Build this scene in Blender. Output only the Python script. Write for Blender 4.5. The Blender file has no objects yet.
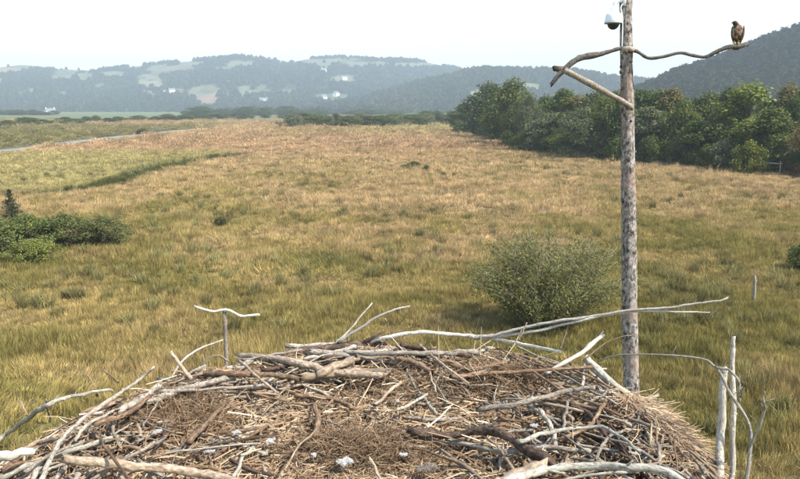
import bpy, math, random
import numpy as np
from mathutils import Vector, Matrix, noise as mnoise

# ------------------------------------------------------------------ camera, sky, sun, exposure
SC = bpy.context.scene
COL = SC.collection
R = math.radians
HC = 8.5                       # lens height above the marsh, metres
FPX = 693.0                    # focal length in pixels of an 800 px wide picture
HORIZON = 108.0
PITCH = math.atan((239.5 - HORIZON) / FPX)
SP, CP = math.sin(PITCH), math.cos(PITCH)
cam_d = bpy.data.cameras.new('camera')
cam = bpy.data.objects.new('camera', cam_d)
COL.objects.link(cam)
cam.location = (0, 0, HC)
cam.rotation_euler = (math.pi / 2 - PITCH, 0, 0)
cam_d.sensor_width = 36.0
cam_d.lens = 36.0 * FPX / 800.0
cam_d.clip_start = 0.05
cam_d.clip_end = 20000
SC.camera = cam

SUN_AZ, SUN_EL = 116.0, 50.0    # degrees clockwise from +Y (straight ahead), elevation
world = bpy.data.worlds.new('World')
SC.world = world
world.use_nodes = True
wn = world.node_tree
wn.nodes.clear()
sky = wn.nodes.new('ShaderNodeTexSky')
sky.sky_type = 'NISHITA'
sky.sun_disc = False
sky.sun_elevation = R(SUN_EL)
sky.sun_rotation = R(SUN_AZ)
sky.altitude = 0
sky.air_density = 1.35
sky.dust_density = 0.7
sky.ozone_density = 1.0
bg = wn.nodes.new('ShaderNodeBackground')
bg.inputs['Strength'].default_value = 0.15
wo = wn.nodes.new('ShaderNodeOutputWorld')
wn.links.new(sky.outputs[0], bg.inputs[0])
wn.links.new(bg.outputs[0], wo.inputs[0])

sun_d = bpy.data.lights.new('sun', 'SUN')
sun_d.energy = 4.6
sun_d.angle = R(0.55)
sun_d.color = (1.0, 0.95, 0.86)
sun = bpy.data.objects.new('sun', sun_d)
COL.objects.link(sun)
sdir = Vector((math.sin(R(SUN_AZ)) * math.cos(R(SUN_EL)), math.cos(R(SUN_AZ)) * math.cos(R(SUN_EL)), math.sin(R(SUN_EL))))
sun.rotation_euler = sdir.to_track_quat('Z', 'Y').to_euler()
sun.location = (60, 20, 60)

SC.view_settings.view_transform = 'Standard'
SC.view_settings.look = 'None'
SC.view_settings.gamma = 1.0
SC.view_settings.use_curve_mapping = False
SC.view_settings.exposure = 1.2
SC.cycles.use_denoising = True
SC.cycles.max_bounces = 6
SC.cycles.diffuse_bounces = 3
SC.cycles.transmission_bounces = 3
SC.cycles.volume_bounces = 1
SC.cycles.transparent_max_bounces = 6

RND = random.Random(11)
NP = np.random.default_rng(11)

# ------------------------------------------------------------------ helpers
def ray(u, v):
    """unit-forward ray of a photograph pixel: (x, y, z) per metre along the lens axis"""
    a = (u - 400.0) / FPX
    b = (239.5 - v) / FPX
    return a, CP + SP * b, -SP + CP * b

def at(u, v, Y):
    x, y, z = ray(u, v)
    s = Y / y
    return Vector((x * s, Y, HC + z * s))

def ground_at(u, D):
    """ground point in the direction of picture column u at distance D"""
    return Vector(((u - 400.0) / FPX * D / CP * 1.0, D, 0.0))

def vnoise(x, y, seed=0):
    """vectorised smooth value noise, 0..1"""
    x = np.asarray(x, float); y = np.asarray(y, float)
    xi = np.floor(x).astype(np.int64); yi = np.floor(y).astype(np.int64)
    fx = x - xi; fy = y - yi
    fx = fx * fx * (3 - 2 * fx); fy = fy * fy * (3 - 2 * fy)
    def h(a, b):
        n = (a * 374761393 + b * 668265263 + seed * 144665) & 0x7fffffff
        n = ((n ^ (n >> 13)) * 1274126177) & 0x7fffffff
        n = (n ^ (n >> 16)) & 0xffff
        return n / 65535.0
    return (h(xi, yi) * (1 - fx) + h(xi + 1, yi) * fx) * (1 - fy) + (h(xi, yi + 1) * (1 - fx) + h(xi + 1, yi + 1) * fx) * fy

def fbm(x, y, seed=0, octv=4):
    s = 0; a = 1; t = 0
    for i in range(octv):
        s = s + a * vnoise(x * 2 ** i, y * 2 ** i, seed + i * 7); t += a; a *= 0.5
    return s / t

def sstep(a, b, x):
    t = np.clip((np.asarray(x, float) - a) / (b - a), 0, 1)
    return t * t * (3 - 2 * t)

class MB:
    """collects geometry that becomes ONE mesh object"""
    def __init__(self):
        self.v = []; self.f = []; self.uv = []; self.rnd = []
    def add(self, V, F, UV=None, rnd=0.5):
        o = len(self.v)
        self.v.extend(V)
        for k, f in enumerate(F):
            self.f.append(tuple(i + o for i in f))
            self.rnd.append(rnd)
            self.uv.append(UV[k] if UV else tuple((0.0, 0.0) for _ in f))
    def mesh(self, name, mat, smooth=True):
        me = bpy.data.meshes.new(name)
        me.from_pydata([tuple(p) for p in self.v], [], self.f)
        uvl = me.uv_layers.new(name='UVMap')
        flat = [c for f in self.uv for p in f for c in p]
        uvl.data.foreach_set('uv', flat)
        at_ = me.attributes.new('rnd', 'FLOAT', 'FACE')
        at_.data.foreach_set('value', self.rnd)
        if smooth:
            me.polygons.foreach_set('use_smooth', [True] * len(me.polygons))
        me.materials.append(mat)
        me.update()
        return me
    def build(self, name, mat, parent=None, smooth=True, loc=None):
        return link(name, self.mesh(name, mat, smooth), parent, loc)

def link(name, me, parent=None, loc=None):
    o = bpy.data.objects.new(name, me)
    COL.objects.link(o)
    if parent is not None:
        o.parent = parent
    if loc is not None:
        o.location = loc
    return o

def empty(name, loc=(0, 0, 0), rz=0.0):
    o = bpy.data.objects.new(name, None)
    o.empty_display_size = 0.2
    COL.objects.link(o)
    o.location = loc
    o.rotation_euler = (0, 0, rz)
    return o

def tag(o, label=None, cat=None, group=None, kind=None):
    if label: o['label'] = label
    if cat: o['category'] = cat
    if group: o['group'] = group
    if kind: o['kind'] = kind
    return o

def copy_tree(o, parent=None):
    c = o.copy()
    COL.objects.link(c)
    c.parent = parent
    for ch in o.children:
        copy_tree(ch, c)
    return c

def resample(pts, n):
    """Catmull-Rom through pts"""
    P = [Vector(p) for p in pts]
    if len(P) == 2:
        return [P[0].lerp(P[1], i / (n - 1)) for i in range(n)]
    Q = [P[0] * 2 - P[1]] + P + [P[-1] * 2 - P[-2]]
    out = []
    m = len(P) - 1
    for i in range(n):
        t = i / (n - 1) * m
        k = min(int(t), m - 1)
        t -= k
        a, b, c, d = Q[k:k + 4]
        out.append(0.5 * ((2 * b) + (c - a) * t + (2 * a - 5 * b + 4 * c - d) * t * t + (3 * b - a - 3 * c + d) * t ** 3))
    return out

def tube(mb, pts, r0, r1, sides=8, rough=0.08, rng=RND, rfun=None, rnd=None, broken=True, cap=True):
    n = len(pts)
    P = [Vector(p) for p in pts]
    T = [(P[min(i + 1, n - 1)] - P[max(i - 1, 0)]).normalized() for i in range(n)]
    up = Vector((0, 0, 1)) if abs(T[0].z) < 0.9 else Vector((1, 0, 0))
    N = (up - T[0] * up.dot(T[0])).normalized()
    V, F, UV = [], [], []
    L = 0.0
    Ls = []
    for i in range(n):
        if i:
            L += (P[i] - P[i - 1]).length
            N = (N - T[i] * N.dot(T[i]))
            N = N.normalized() if N.length > 1e-6 else T[i].orthogonal().normalized()
        B = T[i].cross(N)
        t = i / (n - 1)
        r = r0 + (r1 - r0) * t
        if rfun: r *= rfun(t)
        r *= 1 + rng.uniform(-rough, rough)
        for s in range(sides):
            a = 2 * math.pi * s / sides
            rr = r * (1 + rng.uniform(-rough, rough))
            q = P[i] + N * (math.cos(a) * rr) + B * (math.sin(a) * rr)
            if broken and i in (0, n - 1):
                q += T[i] * rng.uniform(-1.3, 1.3) * r
            V.append(q)
        Ls.append(L)
    for i in range(n - 1):
        for s in range(sides):
            s2 = (s + 1) % sides
            F.append((i * sides + s, i * sides + s2, (i + 1) * sides + s2, (i + 1) * sides + s))
            UV.append(((s / sides, Ls[i]), ((s + 1) / sides, Ls[i]), ((s + 1) / sides, Ls[i + 1]), (s / sides, Ls[i + 1])))
    if cap:
        F.append(tuple(reversed(range(sides))))
        UV.append(tuple((0.5 + 0.1 * math.cos(k), -0.01) for k in range(sides)))
        F.append(tuple((n - 1) * sides + s for s in range(sides)))
        UV.append(tuple((0.5 + 0.1 * math.cos(k), L + 0.01) for k in range(sides)))
    mb.add(V, F, UV, rng.random() if rnd is None else rnd)

def box(mb, c, d, rot=None, rnd=0.5):
    c = Vector(c); hx, hy, hz = d[0] / 2, d[1] / 2, d[2] / 2
    V = [Vector((sx * hx, sy * hy, sz * hz)) for sx in (-1, 1) for sy in (-1, 1) for sz in (-1, 1)]
    if rot is not None:
        V = [rot @ p for p in V]
    mb.add([p + c for p in V], [(0, 1, 3, 2), (4, 6, 7, 5), (0, 4, 5, 1), (2, 3, 7, 6), (0, 2, 6, 4), (1, 5, 7, 3)], None, rnd)

def wiggle(pts, amp, rng=RND):
    out = [Vector(pts[0])]
    L = (Vector(pts[-1]) - Vector(pts[0])).length
    o = Vector((rng.uniform(0, 99), rng.uniform(0, 99), rng.uniform(0, 99)))
    for k, p in enumerate(pts[1:-1], 1):
        q = o + Vector(p) * (5.0 / max(L, 0.05))
        out.append(Vector(p) + Vector((mnoise.noise(q), mnoise.noise(q + Vector((31, 0, 0))), mnoise.noise(q + Vector((0, 47, 0))))) * amp)
    out.append(Vector(pts[-1]))
    return out

# ------------------------------------------------------------------ materials
def new_mat(name):
    m = bpy.data.materials.new(name)
    m.use_nodes = True
    nt = m.node_tree
    nt.nodes.clear()
    out = nt.nodes.new('ShaderNodeOutputMaterial')
    return m, nt, out

def nd(nt, typ, **kw):
    n = nt.nodes.new(typ)
    for k, v in kw.items():
        if k.startswith('i_'):
            key = k[2:]
            n.inputs[int(key) if key.isdigit() else key.replace('_', ' ')].default_value = v
        else:
            setattr(n, k, v)
    return n

def ramp(nt, fac, stops):
    r = nt.nodes.new('ShaderNodeValToRGB')
    e = r.color_ramp.elements
    while len(e) < len(stops): e.new(0.5)
    for el, (p, c) in zip(e, stops):
        el.position = p
        el.color = (*c, 1)
    nt.links.new(fac, r.inputs[0])
    return r.outputs[0]

def mixc(nt, fac, a, b, mode='MIX'):
    n = nt.nodes.new('ShaderNodeMix')
    n.data_type = 'RGBA'; n.blend_type = mode
    for k, s in ((0, fac), (6, a), (7, b)):
        if hasattr(s, 'is_linked') or isinstance(s, bpy.types.NodeSocket): nt.links.new(s, n.inputs[k])
        else: n.inputs[k].default_value = s if k == 0 else (*s[:3], 1)
    return n.outputs[2]

def math_(nt, op, a, b=None):
    n = nt.nodes.new('ShaderNodeMath'); n.operation = op
    for k, s in ((0, a), (1, b)):
        if s is None: continue
        if isinstance(s, bpy.types.NodeSocket): nt.links.new(s, n.inputs[k])
        else: n.inputs[k].default_value = s
    return n.outputs[0]

def wood_mat(name, dark, mid, pale, patch=0.5, lichen=None, bump=0.5, rough=0.85):
    """weathered wood or bark: streaks along the length, patches where bark is lost, lichen flecks"""
    m, nt, out = new_mat(name)
    uv = nd(nt, 'ShaderNodeUVMap')
    mp = nd(nt, 'ShaderNodeMapping'); mp.inputs['Scale'].default_value = (10, 55, 1)
    nt.links.new(uv.outputs[0], mp.inputs[0])
    oi = nd(nt, 'ShaderNodeObjectInfo')
    tc = nd(nt, 'ShaderNodeTexCoord')
    streak = nd(nt, 'ShaderNodeTexNoise', noise_dimensions='4D', i_Scale=1.0, i_Detail=5.0, i_Roughness=0.65)
    nt.links.new(mp.outputs[0], streak.inputs['Vector'])
    w = math_(nt, 'MULTIPLY', oi.outputs['Random'], 40.0)
    nt.links.new(w, streak.inputs['W'])
    blot = nd(nt, 'ShaderNodeTexNoise', noise_dimensions='4D', i_Scale=38.0, i_Detail=5.0, i_Roughness=0.65)
    nt.links.new(tc.outputs['Object'], blot.inputs['Vector']); nt.links.new(w, blot.inputs['W'])
    c = ramp(nt, streak.outputs[0], [(0.36, dark), (0.50, mid), (0.64, pale)])
    pm = ramp(nt, blot.outputs[0], [(patch - 0.06, (0, 0, 0)), (patch + 0.06, (1, 1, 1))])
    c = mixc(nt, pm, c, tuple(0.5 * (a + b) for a, b in zip(mid, pale)))
    big = nd(nt, 'ShaderNodeTexNoise', noise_dimensions='4D', i_Scale=11.0, i_Detail=2.0)
    nt.links.new(tc.outputs['Object'], big.inputs['Vector']); nt.links.new(w, big.inputs['W'])
    c = mixc(nt, ramp(nt, big.outputs[0], [(0.50, (0, 0, 0)), (0.60, (.75, .75, .75))]), c, mixc(nt, streak.outputs[0], dark, mid))
    if lichen:
        fl = nd(nt, 'ShaderNodeTexNoise', i_Scale=120.0, i_Detail=2.0)
        nt.links.new(tc.outputs['Object'], fl.inputs['Vector'])
        fm = ramp(nt, fl.outputs[0], [(0.60, (0, 0, 0)), (0.66, (1, 1, 1))])
        c = mixc(nt, fm, c, lichen)
    v = math_(nt, 'MULTIPLY_ADD', oi.outputs['Random'], 0.5)
    nt.nodes[-1].inputs[2].default_value = 0.72
    hs = nd(nt, 'ShaderNodeHueSaturation')
    nt.links.new(c, hs.inputs['Color']); nt.links.new(v, hs.inputs['Value'])
    b = nd(nt, 'ShaderNodeBsdfPrincipled', i_Roughness=rough)
    b.inputs['Specular IOR Level'].default_value = 0.2
    nt.links.new(hs.outputs[0], b.inputs['Base Color'])
    bp = nd(nt, 'ShaderNodeBump', i_Strength=1.0, i_Distance=0.006)
    nt.links.new(streak.outputs[0], bp.inputs['Height']); nt.links.new(bp.outputs[0], b.inputs['Normal'])
    nt.links.new(b.outputs[0], out.inputs[0])
    return m

M = {}
M['bleached'] = wood_mat('bleached_wood', (0.125, 0.10, 0.075), (0.325, 0.275, 0.215), (0.48, 0.43, 0.36), 0.60, (0.18, 0.15, 0.115))
M['white'] = wood_mat('white_driftwood', (0.27, 0.225, 0.175), (0.50, 0.45, 0.375), (0.66, 0.61, 0.53), 0.62, (0.30, 0.26, 0.20))
M['tan'] = wood_mat('tan_wood', (0.13, 0.09, 0.06), (0.30, 0.22, 0.15), (0.50, 0.40, 0.29), 0.6)
M['greybark'] = wood_mat('grey_bark', (0.095, 0.072, 0.055), (0.26, 0.21, 0.16), (0.44, 0.38, 0.31), 0.58, (0.42, 0.40, 0.32))
M['brown'] = wood_mat('brown_bark', (0.065, 0.038, 0.022), (0.175, 0.110, 0.066), (0.34, 0.235, 0.15), 0.62)
M['dark'] = wood_mat('dark_bark', (0.03, 0.02, 0.014), (0.085, 0.055, 0.038), (0.20, 0.14, 0.10), 0.66)
M['lichen'] = wood_mat('lichened_branch', (0.13, 0.11, 0.085), (0.30, 0.27, 0.215), (0.44, 0.41, 0.34), 0.56, (0.40, 0.40, 0.29))

def simple_mat(name, col, rough=0.6, spec=0.3, noise=0.0, scale=30.0):
    m, nt, out = new_mat(name)
    b = nd(nt, 'ShaderNodeBsdfPrincipled', i_Roughness=rough)
    b.inputs['Specular IOR Level'].default_value = spec
    b.inputs['Base Color'].default_value = (*col, 1)
    if noise:
        tc = nd(nt, 'ShaderNodeTexCoord')
        n = nd(nt, 'ShaderNodeTexNoise', i_Scale=scale, i_Detail=4.0)
        nt.links.new(tc.outputs['Object'], n.inputs['Vector'])
        c = ramp(nt, n.outputs[0], [(0.3, tuple(x * (1 - noise) for x in col)), (0.7, tuple(min(1, x * (1 + noise)) for x in col))])
        nt.links.new(c, b.inputs['Base Color'])
    nt.links.new(b.outputs[0], out.inputs[0])
    return m

def fibre_mat(name, stops, transl=0.15):
    """dry stems, straw, feathers: colour of each strand from its own face value"""
    m, nt, out = new_mat(name)
    a = nd(nt, 'ShaderNodeAttribute', attribute_name='rnd')
    c = ramp(nt, a.outputs['Fac'], stops)
    d = nd(nt, 'ShaderNodeBsdfDiffuse'); t = nd(nt, 'ShaderNodeBsdfTranslucent')
    nt.links.new(c, d.inputs[0]); nt.links.new(c, t.inputs[0])
    mx = nd(nt, 'ShaderNodeMixShader', i_0=transl)
    nt.links.new(d.outputs[0], mx.inputs[1]); nt.links.new(t.outputs[0], mx.inputs[2])
    nt.links.new(mx.outputs[0], out.inputs[0])
    return m

M['fibre'] = fibre_mat('nest_fibre', [(0.0, (0.058, 0.037, 0.022)), (0.3, (0.165, 0.108, 0.065)), (0.6, (0.315, 0.215, 0.130)), (0.85, (0.47, 0.355, 0.225)), (1.0, (0.66, 0.56, 0.41))])
M['straw'] = fibre_mat('pale_straw', [(0.0, (0.33, 0.245, 0.145)), (0.6, (0.48, 0.385, 0.26)), (1.0, (0.64, 0.56, 0.43))])
M['rootlet'] = fibre_mat('brown_rootlets', [(0.0, (0.07, 0.045, 0.028)), (0.6, (0.19, 0.125, 0.075)), (1.0, (0.33, 0.235, 0.15))])
M['down'] = fibre_mat('white_down', [(0.0, (0.52, 0.50, 0.46)), (1.0, (0.74, 0.72, 0.68))], 0.3)
M['feather'] = fibre_mat('grey_feather', [(0.0, (0.22, 0.18, 0.14)), (1.0, (0.38, 0.33, 0.27))], 0.2)
M['debris'] = simple_mat('nest_debris', (0.20, 0.135, 0.083), 0.95, 0.05, 0.75, 45.0)

def leaf_mat(name, transl=0.35, gloss=0.04):
    """leaf colour comes from the object's own colour, varied leaf by leaf"""
    m, nt, out = new_mat(name)
    oi = nd(nt, 'ShaderNodeObjectInfo')
    a = nd(nt, 'ShaderNodeAttribute', attribute_name='rnd')
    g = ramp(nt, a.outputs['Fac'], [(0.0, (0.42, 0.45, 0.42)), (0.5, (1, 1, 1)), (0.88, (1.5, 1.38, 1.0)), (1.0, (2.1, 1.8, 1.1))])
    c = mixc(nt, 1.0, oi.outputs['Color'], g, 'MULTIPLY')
    d = nd(nt, 'ShaderNodeBsdfDiffuse'); t = nd(nt, 'ShaderNodeBsdfTranslucent'); gl = nd(nt, 'ShaderNodeBsdfGlossy', i_Roughness=0.45)
    gl.inputs[0].default_value = (0.6, 0.62, 0.6, 1)
    nt.links.new(c, d.inputs[0]); nt.links.new(c, t.inputs[0])
    m1 = nd(nt, 'ShaderNodeMixShader', i_0=transl)
    nt.links.new(d.outputs[0], m1.inputs[1]); nt.links.new(t.outputs[0], m1.inputs[2])
    fr = nd(nt, 'ShaderNodeFresnel')
    m2 = nd(nt, 'ShaderNodeMixShader', i_0=gloss * 0.3)
    nt.links.new(m1.outputs[0], m2.inputs[1]); nt.links.new(gl.outputs[0], m2.inputs[2])
    nt.links.new(m2.outputs[0], out.inputs[0])
    return m
M['leaf'] = leaf_mat('foliage')
M['trunk'] = simple_mat('tree_bark', (0.09, 0.075, 0.06), 0.9, 0.1, 0.5, 8.0)

def tint_mat(name, transl=0.3):
    """grass blades and far trees: colour of the plant they belong to, varied blade by blade"""
    m, nt, out = new_mat(name)
    ti = nd(nt, 'ShaderNodeAttribute', attribute_name='tint'); ti.attribute_type = 'INSTANCER'
    a = nd(nt, 'ShaderNodeAttribute', attribute_name='rnd')
    g = ramp(nt, a.outputs['Fac'], [(0.0, (0.5, 0.55, 0.5)), (0.5, (1, 1, 1)), (0.85, (1.3, 1.22, 1.15)), (1.0, (1.75, 1.6, 1.45))])
    c = mixc(nt, 1.0, ti.outputs['Color'], g, 'MULTIPLY')
    d = nd(nt, 'ShaderNodeBsdfDiffuse'); t = nd(nt, 'ShaderNodeBsdfTranslucent')
    nt.links.new(c, d.inputs[0]); nt.links.new(c, t.inputs[0])
    m1 = nd(nt, 'ShaderNodeMixShader', i_0=transl)
    nt.links.new(d.outputs[0], m1.inputs[1]); nt.links.new(t.outputs[0], m1.inputs[2])
    nt.links.new(m1.outputs[0], out.inputs[0])
    return m
M['grass'] = tint_mat('marsh_grass')
M['fartree'] = tint_mat('far_foliage', 0.2)

def land_mat(name, fine=1.2, amount=0.35):
    """land cover from the surface's own cover map plus fine mottling"""
    m, nt, out = new_mat(name)
    ti = nd(nt, 'ShaderNodeAttribute', attribute_name='cover')
    ge = nd(nt, 'ShaderNodeNewGeometry')
    n1 = nd(nt, 'ShaderNodeTexNoise', i_Scale=fine, i_Detail=6.0, i_Roughness=0.65)
    nt.links.new(ge.outputs['Position'], n1.inputs['Vector'])
    g = ramp(nt, n1.outputs[0], [(0.3, (1 - amount,) * 3), (0.5, (1, 1, 1)), (0.72, (1 + amount, 1 + amount * .9, 1 + amount * .75))])
    c = mixc(nt, 1.0, ti.outputs['Color'], g, 'MULTIPLY')
    b = nd(nt, 'ShaderNodeBsdfPrincipled', i_Roughness=0.95)
    b.inputs['Specular IOR Level'].default_value = 0.05
    nt.links.new(c, b.inputs['Base Color'])
    bp = nd(nt, 'ShaderNodeBump', i_Strength=0.6, i_Distance=0.5)
    nt.links.new(n1.outputs[0], bp.inputs['Height']); nt.links.new(bp.outputs[0], b.inputs['Normal'])
    nt.links.new(b.outputs[0], out.inputs[0])
    return m
M['ground'] = land_mat('marsh_ground', 1.1, 0.4)
M['hill'] = land_mat('hillside', 0.03, 0.3)

# ------------------------------------------------------------------ the marsh
GREEN = np.array([0.245, 0.218, 0.085]); OLIVE = np.array([0.335, 0.276, 0.125]); STRAW = np.array([0.450, 0.342, 0.205])
RUST = np.array([0.462, 0.325, 0.215]); PALEG = np.array([0.36, 0.335, 0.16]); DARKG = np.array([0.07, 0.085, 0.03]); PASTURE = np.array([0.23, 0.29, 0.12])

def mixn(a, b, t):
    t = np.asarray(t)[..., None]
    return a * (1 - t) + b * t

def ditch_x(Y):
    return -33.0 - 3.0 * sstep(95, 60, Y) + 1.6 * np.sin(Y * 0.11) + 26.0 * sstep(78, 40, Y) * -1

def cover(X, Y):
    """plants growing at a place on the marsh -> colour"""
    n1 = fbm(X / 34.0, Y / 46.0, 3, 4)
    n2 = fbm(X / 9.0, Y / 13.0, 17, 3)
    n3 = fbm(X / 3.0, Y / 3.0, 29, 2)
    far = sstep(26, 78, Y + 40 * (n1 - 0.5))
    dry = np.clip(0.27 + 0.52 * far + 0.65 * (n1 - 0.5) + 0.5 * (n2 - 0.5) + 1.0 * (n3 - 0.5) - 0.08 * sstep(0, 40, X) * sstep(110, 50, Y), 0, 1)
    c = mixn(np.broadcast_to(GREEN, X.shape + (3,)), OLIVE, sstep(0.0, 0.35, dry))
    c = mixn(c, STRAW, sstep(0.3, 0.85, dry))
    c = mixn(c, RUST, sstep(0.38, 0.68, fbm(X / 60.0, Y / 40.0, 41, 3)) * sstep(45, 110, Y) * 0.85)
    # short green sward west of the ditch
    dx = ditch_x(Y)
    sw = sstep(1.5, -2.5, X - dx) * sstep(62, 76, Y) * sstep(150, 128, Y + 10 * (n2 - .5))
    c = mixn(c, mixn(np.broadcast_to(PALEG, X.shape + (3,)), STRAW, 0.35 * n2), sw * 0.9)
    di = sstep(2.6, 1.2, np.abs(X - dx) - 1.2 * sstep(118, 126, Y)) * sstep(60, 72, Y) * sstep(134, 122, Y)
    c = mixn(c, DARKG, di * 0.95)
    # greener strips in front of the hedge and the wood
    c = mixn(c, PALEG, 0.7 * sstep(250, 290, Y) * sstep(-40, 0, X) * sstep(420, 330, Y))
    # pasture beyond the marsh
    past = sstep(430, 560, Y + 120 * (n1 - 0.5) - 0.5 * X * 0)
    field = vnoise(X / 260.0 + 7, Y / 420.0, 77)
    pc = mixn(np.broadcast_to(PASTURE, X.shape + (3,)), np.array([0.36, 0.29, 0.16]), sstep(0.55, 0.62, field))
    pc = mixn(pc, np.array([0.14, 0.18, 0.07]), sstep(0.36, 0.30, field))
    c = mixn(c, pc, past)
    c = mixn(c, np.array([0.26, 0.31, 0.15]), sstep(600, 660, Y) * sstep(1500, 1300, Y) * sstep(-.52, -.46, X / np.maximum(Y, 1)) * sstep(-.22, -.28, X / np.maximum(Y, 1)))
    bank = sstep(-79, -83, X) * sstep(120, 150, Y) * sstep(420, 300, Y)
    c = mixn(c, np.array([0.20, 0.20, 0.09]), bank * 0.8)
    return c, di

def relief(X, Y):
    return 0.5 * (fbm(X / 14.0, Y / 14.0, 5, 3) - 0.5) * sstep(6, 14, np.hypot(X, Y)) - 0.35 * (np.abs(X - ditch_x(Y)) < 1.4) * (Y > 64) * (Y < 132) - 0.9 * sstep(-79.5, -82.5, X) * sstep(-99, -94, X) * sstep(-10, 8, Y) * sstep(480, 450, Y)

def grid_mesh(name, X, Y, Z, colr, mat):
    r, c = X.shape
    me = bpy.data.meshes.new(name)
    V = np.stack([X, Y, Z], -1).reshape(-1, 3)
    idx = np.arange(r * c).reshape(r, c)
    F = np.stack([idx[:-1, :-1], idx[:-1, 1:], idx[1:, 1:], idx[1:, :-1]], -1).reshape(-1, 4)
    me.vertices.add(len(V)); me.vertices.foreach_set('co', V.ravel())
    me.loops.add(F.size); me.loops.foreach_set('vertex_index', F.ravel())
    me.polygons.add(len(F)); me.polygons.foreach_set('loop_start', np.arange(0, F.size, 4))
    me.polygons.foreach_set('loop_total', np.full(len(F), 4)); me.polygons.foreach_set('use_smooth', np.ones(len(F), bool))
    me.update(calc_edges=True)
    a = me.attributes.new('cover', 'FLOAT_COLOR', 'POINT')
    a.data.foreach_set('color', np.concatenate([colr.reshape(-1, 3), np.ones((r * c, 1))], 1).ravel())
    me.materials.append(mat)
    return me

ys = np.concatenate([np.linspace(-60, 15, 26)[:-1], 15 * (4400 / 15) ** np.linspace(0, 1, 330)])
ss = np.linspace(-1, 1, 300)
YY, S = np.meshgrid(ys, ss, indexing='ij')
XX = S * (1.15 * np.maximum(YY, 0) + 90)
cc, _ = cover(XX, YY)
gz = relief(XX, YY) * sstep(900, 500, YY)
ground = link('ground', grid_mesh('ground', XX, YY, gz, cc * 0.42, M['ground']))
tag(ground, kind='structure', label='flat marsh meadow reaching to the foot of the hills')

# river on the left
wm, nt, out = new_mat('river_water')
b = nd(nt, 'ShaderNodeBsdfPrincipled', i_Roughness=0.5)
b.inputs['Base Color'].default_value = (0.16, 0.15, 0.13, 1)
tcn = nd(nt, 'ShaderNodeTexCoord'); wv = nd(nt, 'ShaderNodeTexNoise', i_Scale=0.8, i_Detail=3.0)
nt.links.new(tcn.outputs['Object'], wv.inputs['Vector'])
bp = nd(nt, 'ShaderNodeBump', i_Strength=0.25, i_Distance=0.05)
nt.links.new(wv.outputs[0], bp.inputs['Height']); nt.links.new(bp.outputs[0], b.inputs['Normal'])
nt.links.new(b.outputs[0], out.inputs[0])
mb = MB()
rows = []
for k in range(40):
    y = 14 + k * 11.4
    rows.append((-83.5 + 1.6 * math.sin(y * 0.045) + 1.1 * math.sin(y * .13), y, 6.6 + 1.8 * math.sin(y * .07)))
V = []; F = []
for (x, y, w) in rows:
    V += [Vector((x, y, -0.42)), Vector((x - w, y - 2, -0.42))]
for k in range(39):
    F.append((2 * k, 2 * k + 2, 2 * k + 3, 2 * k + 1))
mb.add(V, F)
river = mb.build('river', wm)
tag(river, kind='structure', label='pale grey river bend along the marsh edge')

# ------------------------------------------------------------------ grass (uncountable: one object)
HIDDEN = {}
def hidden_coll(name, objs):
    c = bpy.data.collections.new(name)
    for o in objs:
        c.objects.link(o)
    return c

def arr_mesh(name, V, F, rnd, mat, smooth=False):
    me = bpy.data.meshes.new(name)
    V = np.asarray(V, float); F = np.asarray(F, int)
    k = F.shape[1]
    me.vertices.add(len(V)); me.vertices.foreach_set('co', V.ravel())
    me.loops.add(F.size); me.loops.foreach_set('vertex_index', F.ravel())
    me.polygons.add(len(F)); me.polygons.foreach_set('loop_start', np.arange(0, F.size, k))
    me.polygons.foreach_set('loop_total', np.full(len(F), k))
    if smooth: me.polygons.foreach_set('use_smooth', np.ones(len(F), bool))
    me.update(calc_edges=True)
    a = me.attributes.new('rnd', 'FLOAT', 'FACE'); a.data.foreach_set('value', np.asarray(rnd, float))
    me.materials.append(mat)
    return me

def tuft(name, n, rad, h, w, lean, seed):
    g = np.random.default_rng(seed)
    a = g.uniform(0, 2 * np.pi, n); r = rad * np.sqrt(g.uniform(0, 1, n))
    bx, by = r * np.cos(a), r * np.sin(a)
    hh = h * g.uniform(0.45, 1.1, n)
    la = g.uniform(0, 2 * np.pi, n); ll = lean * hh * g.uniform(0.1, 1.0, n)
    lx, ly = ll * np.cos(la) + 0.25 * bx, ll * np.sin(la) + 0.25 * by
    wa = g.uniform(0, np.pi, n); wx, wy = w * np.cos(wa) / 2, w * np.sin(wa) / 2
    V = np.zeros((n, 5, 3))
    V[:, 0] = np.stack([bx - wx, by - wy, np.full(n, -0.05)], 1)
    V[:, 1] = np.stack([bx + wx, by + wy, np.full(n, -0.05)], 1)
    V[:, 2] = np.stack([bx + wx * .8 + lx * .35, by + wy * .8 + ly * .35, hh * .6], 1)
    V[:, 3] = np.stack([bx - wx * .8 + lx * .35, by - wy * .8 + ly * .35, hh * .6], 1)
    V[:, 4] = np.stack([bx + lx, by + ly, hh * np.sqrt(np.maximum(0.2, 1 - (ll / hh) ** 2 * .5))], 1)
    base = np.arange(n)[:, None] * 5
    T = np.concatenate([base + np.array([0, 1, 2]), base + np.array([0, 2, 3]), base + np.array([3, 2, 4])])
    rn = g.uniform(0, 1, n)
    me = arr_mesh(name, V.reshape(-1, 3), T, np.concatenate([rn, rn, rn]), M['grass'])
    return bpy.data.objects.new(name, me)

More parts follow.
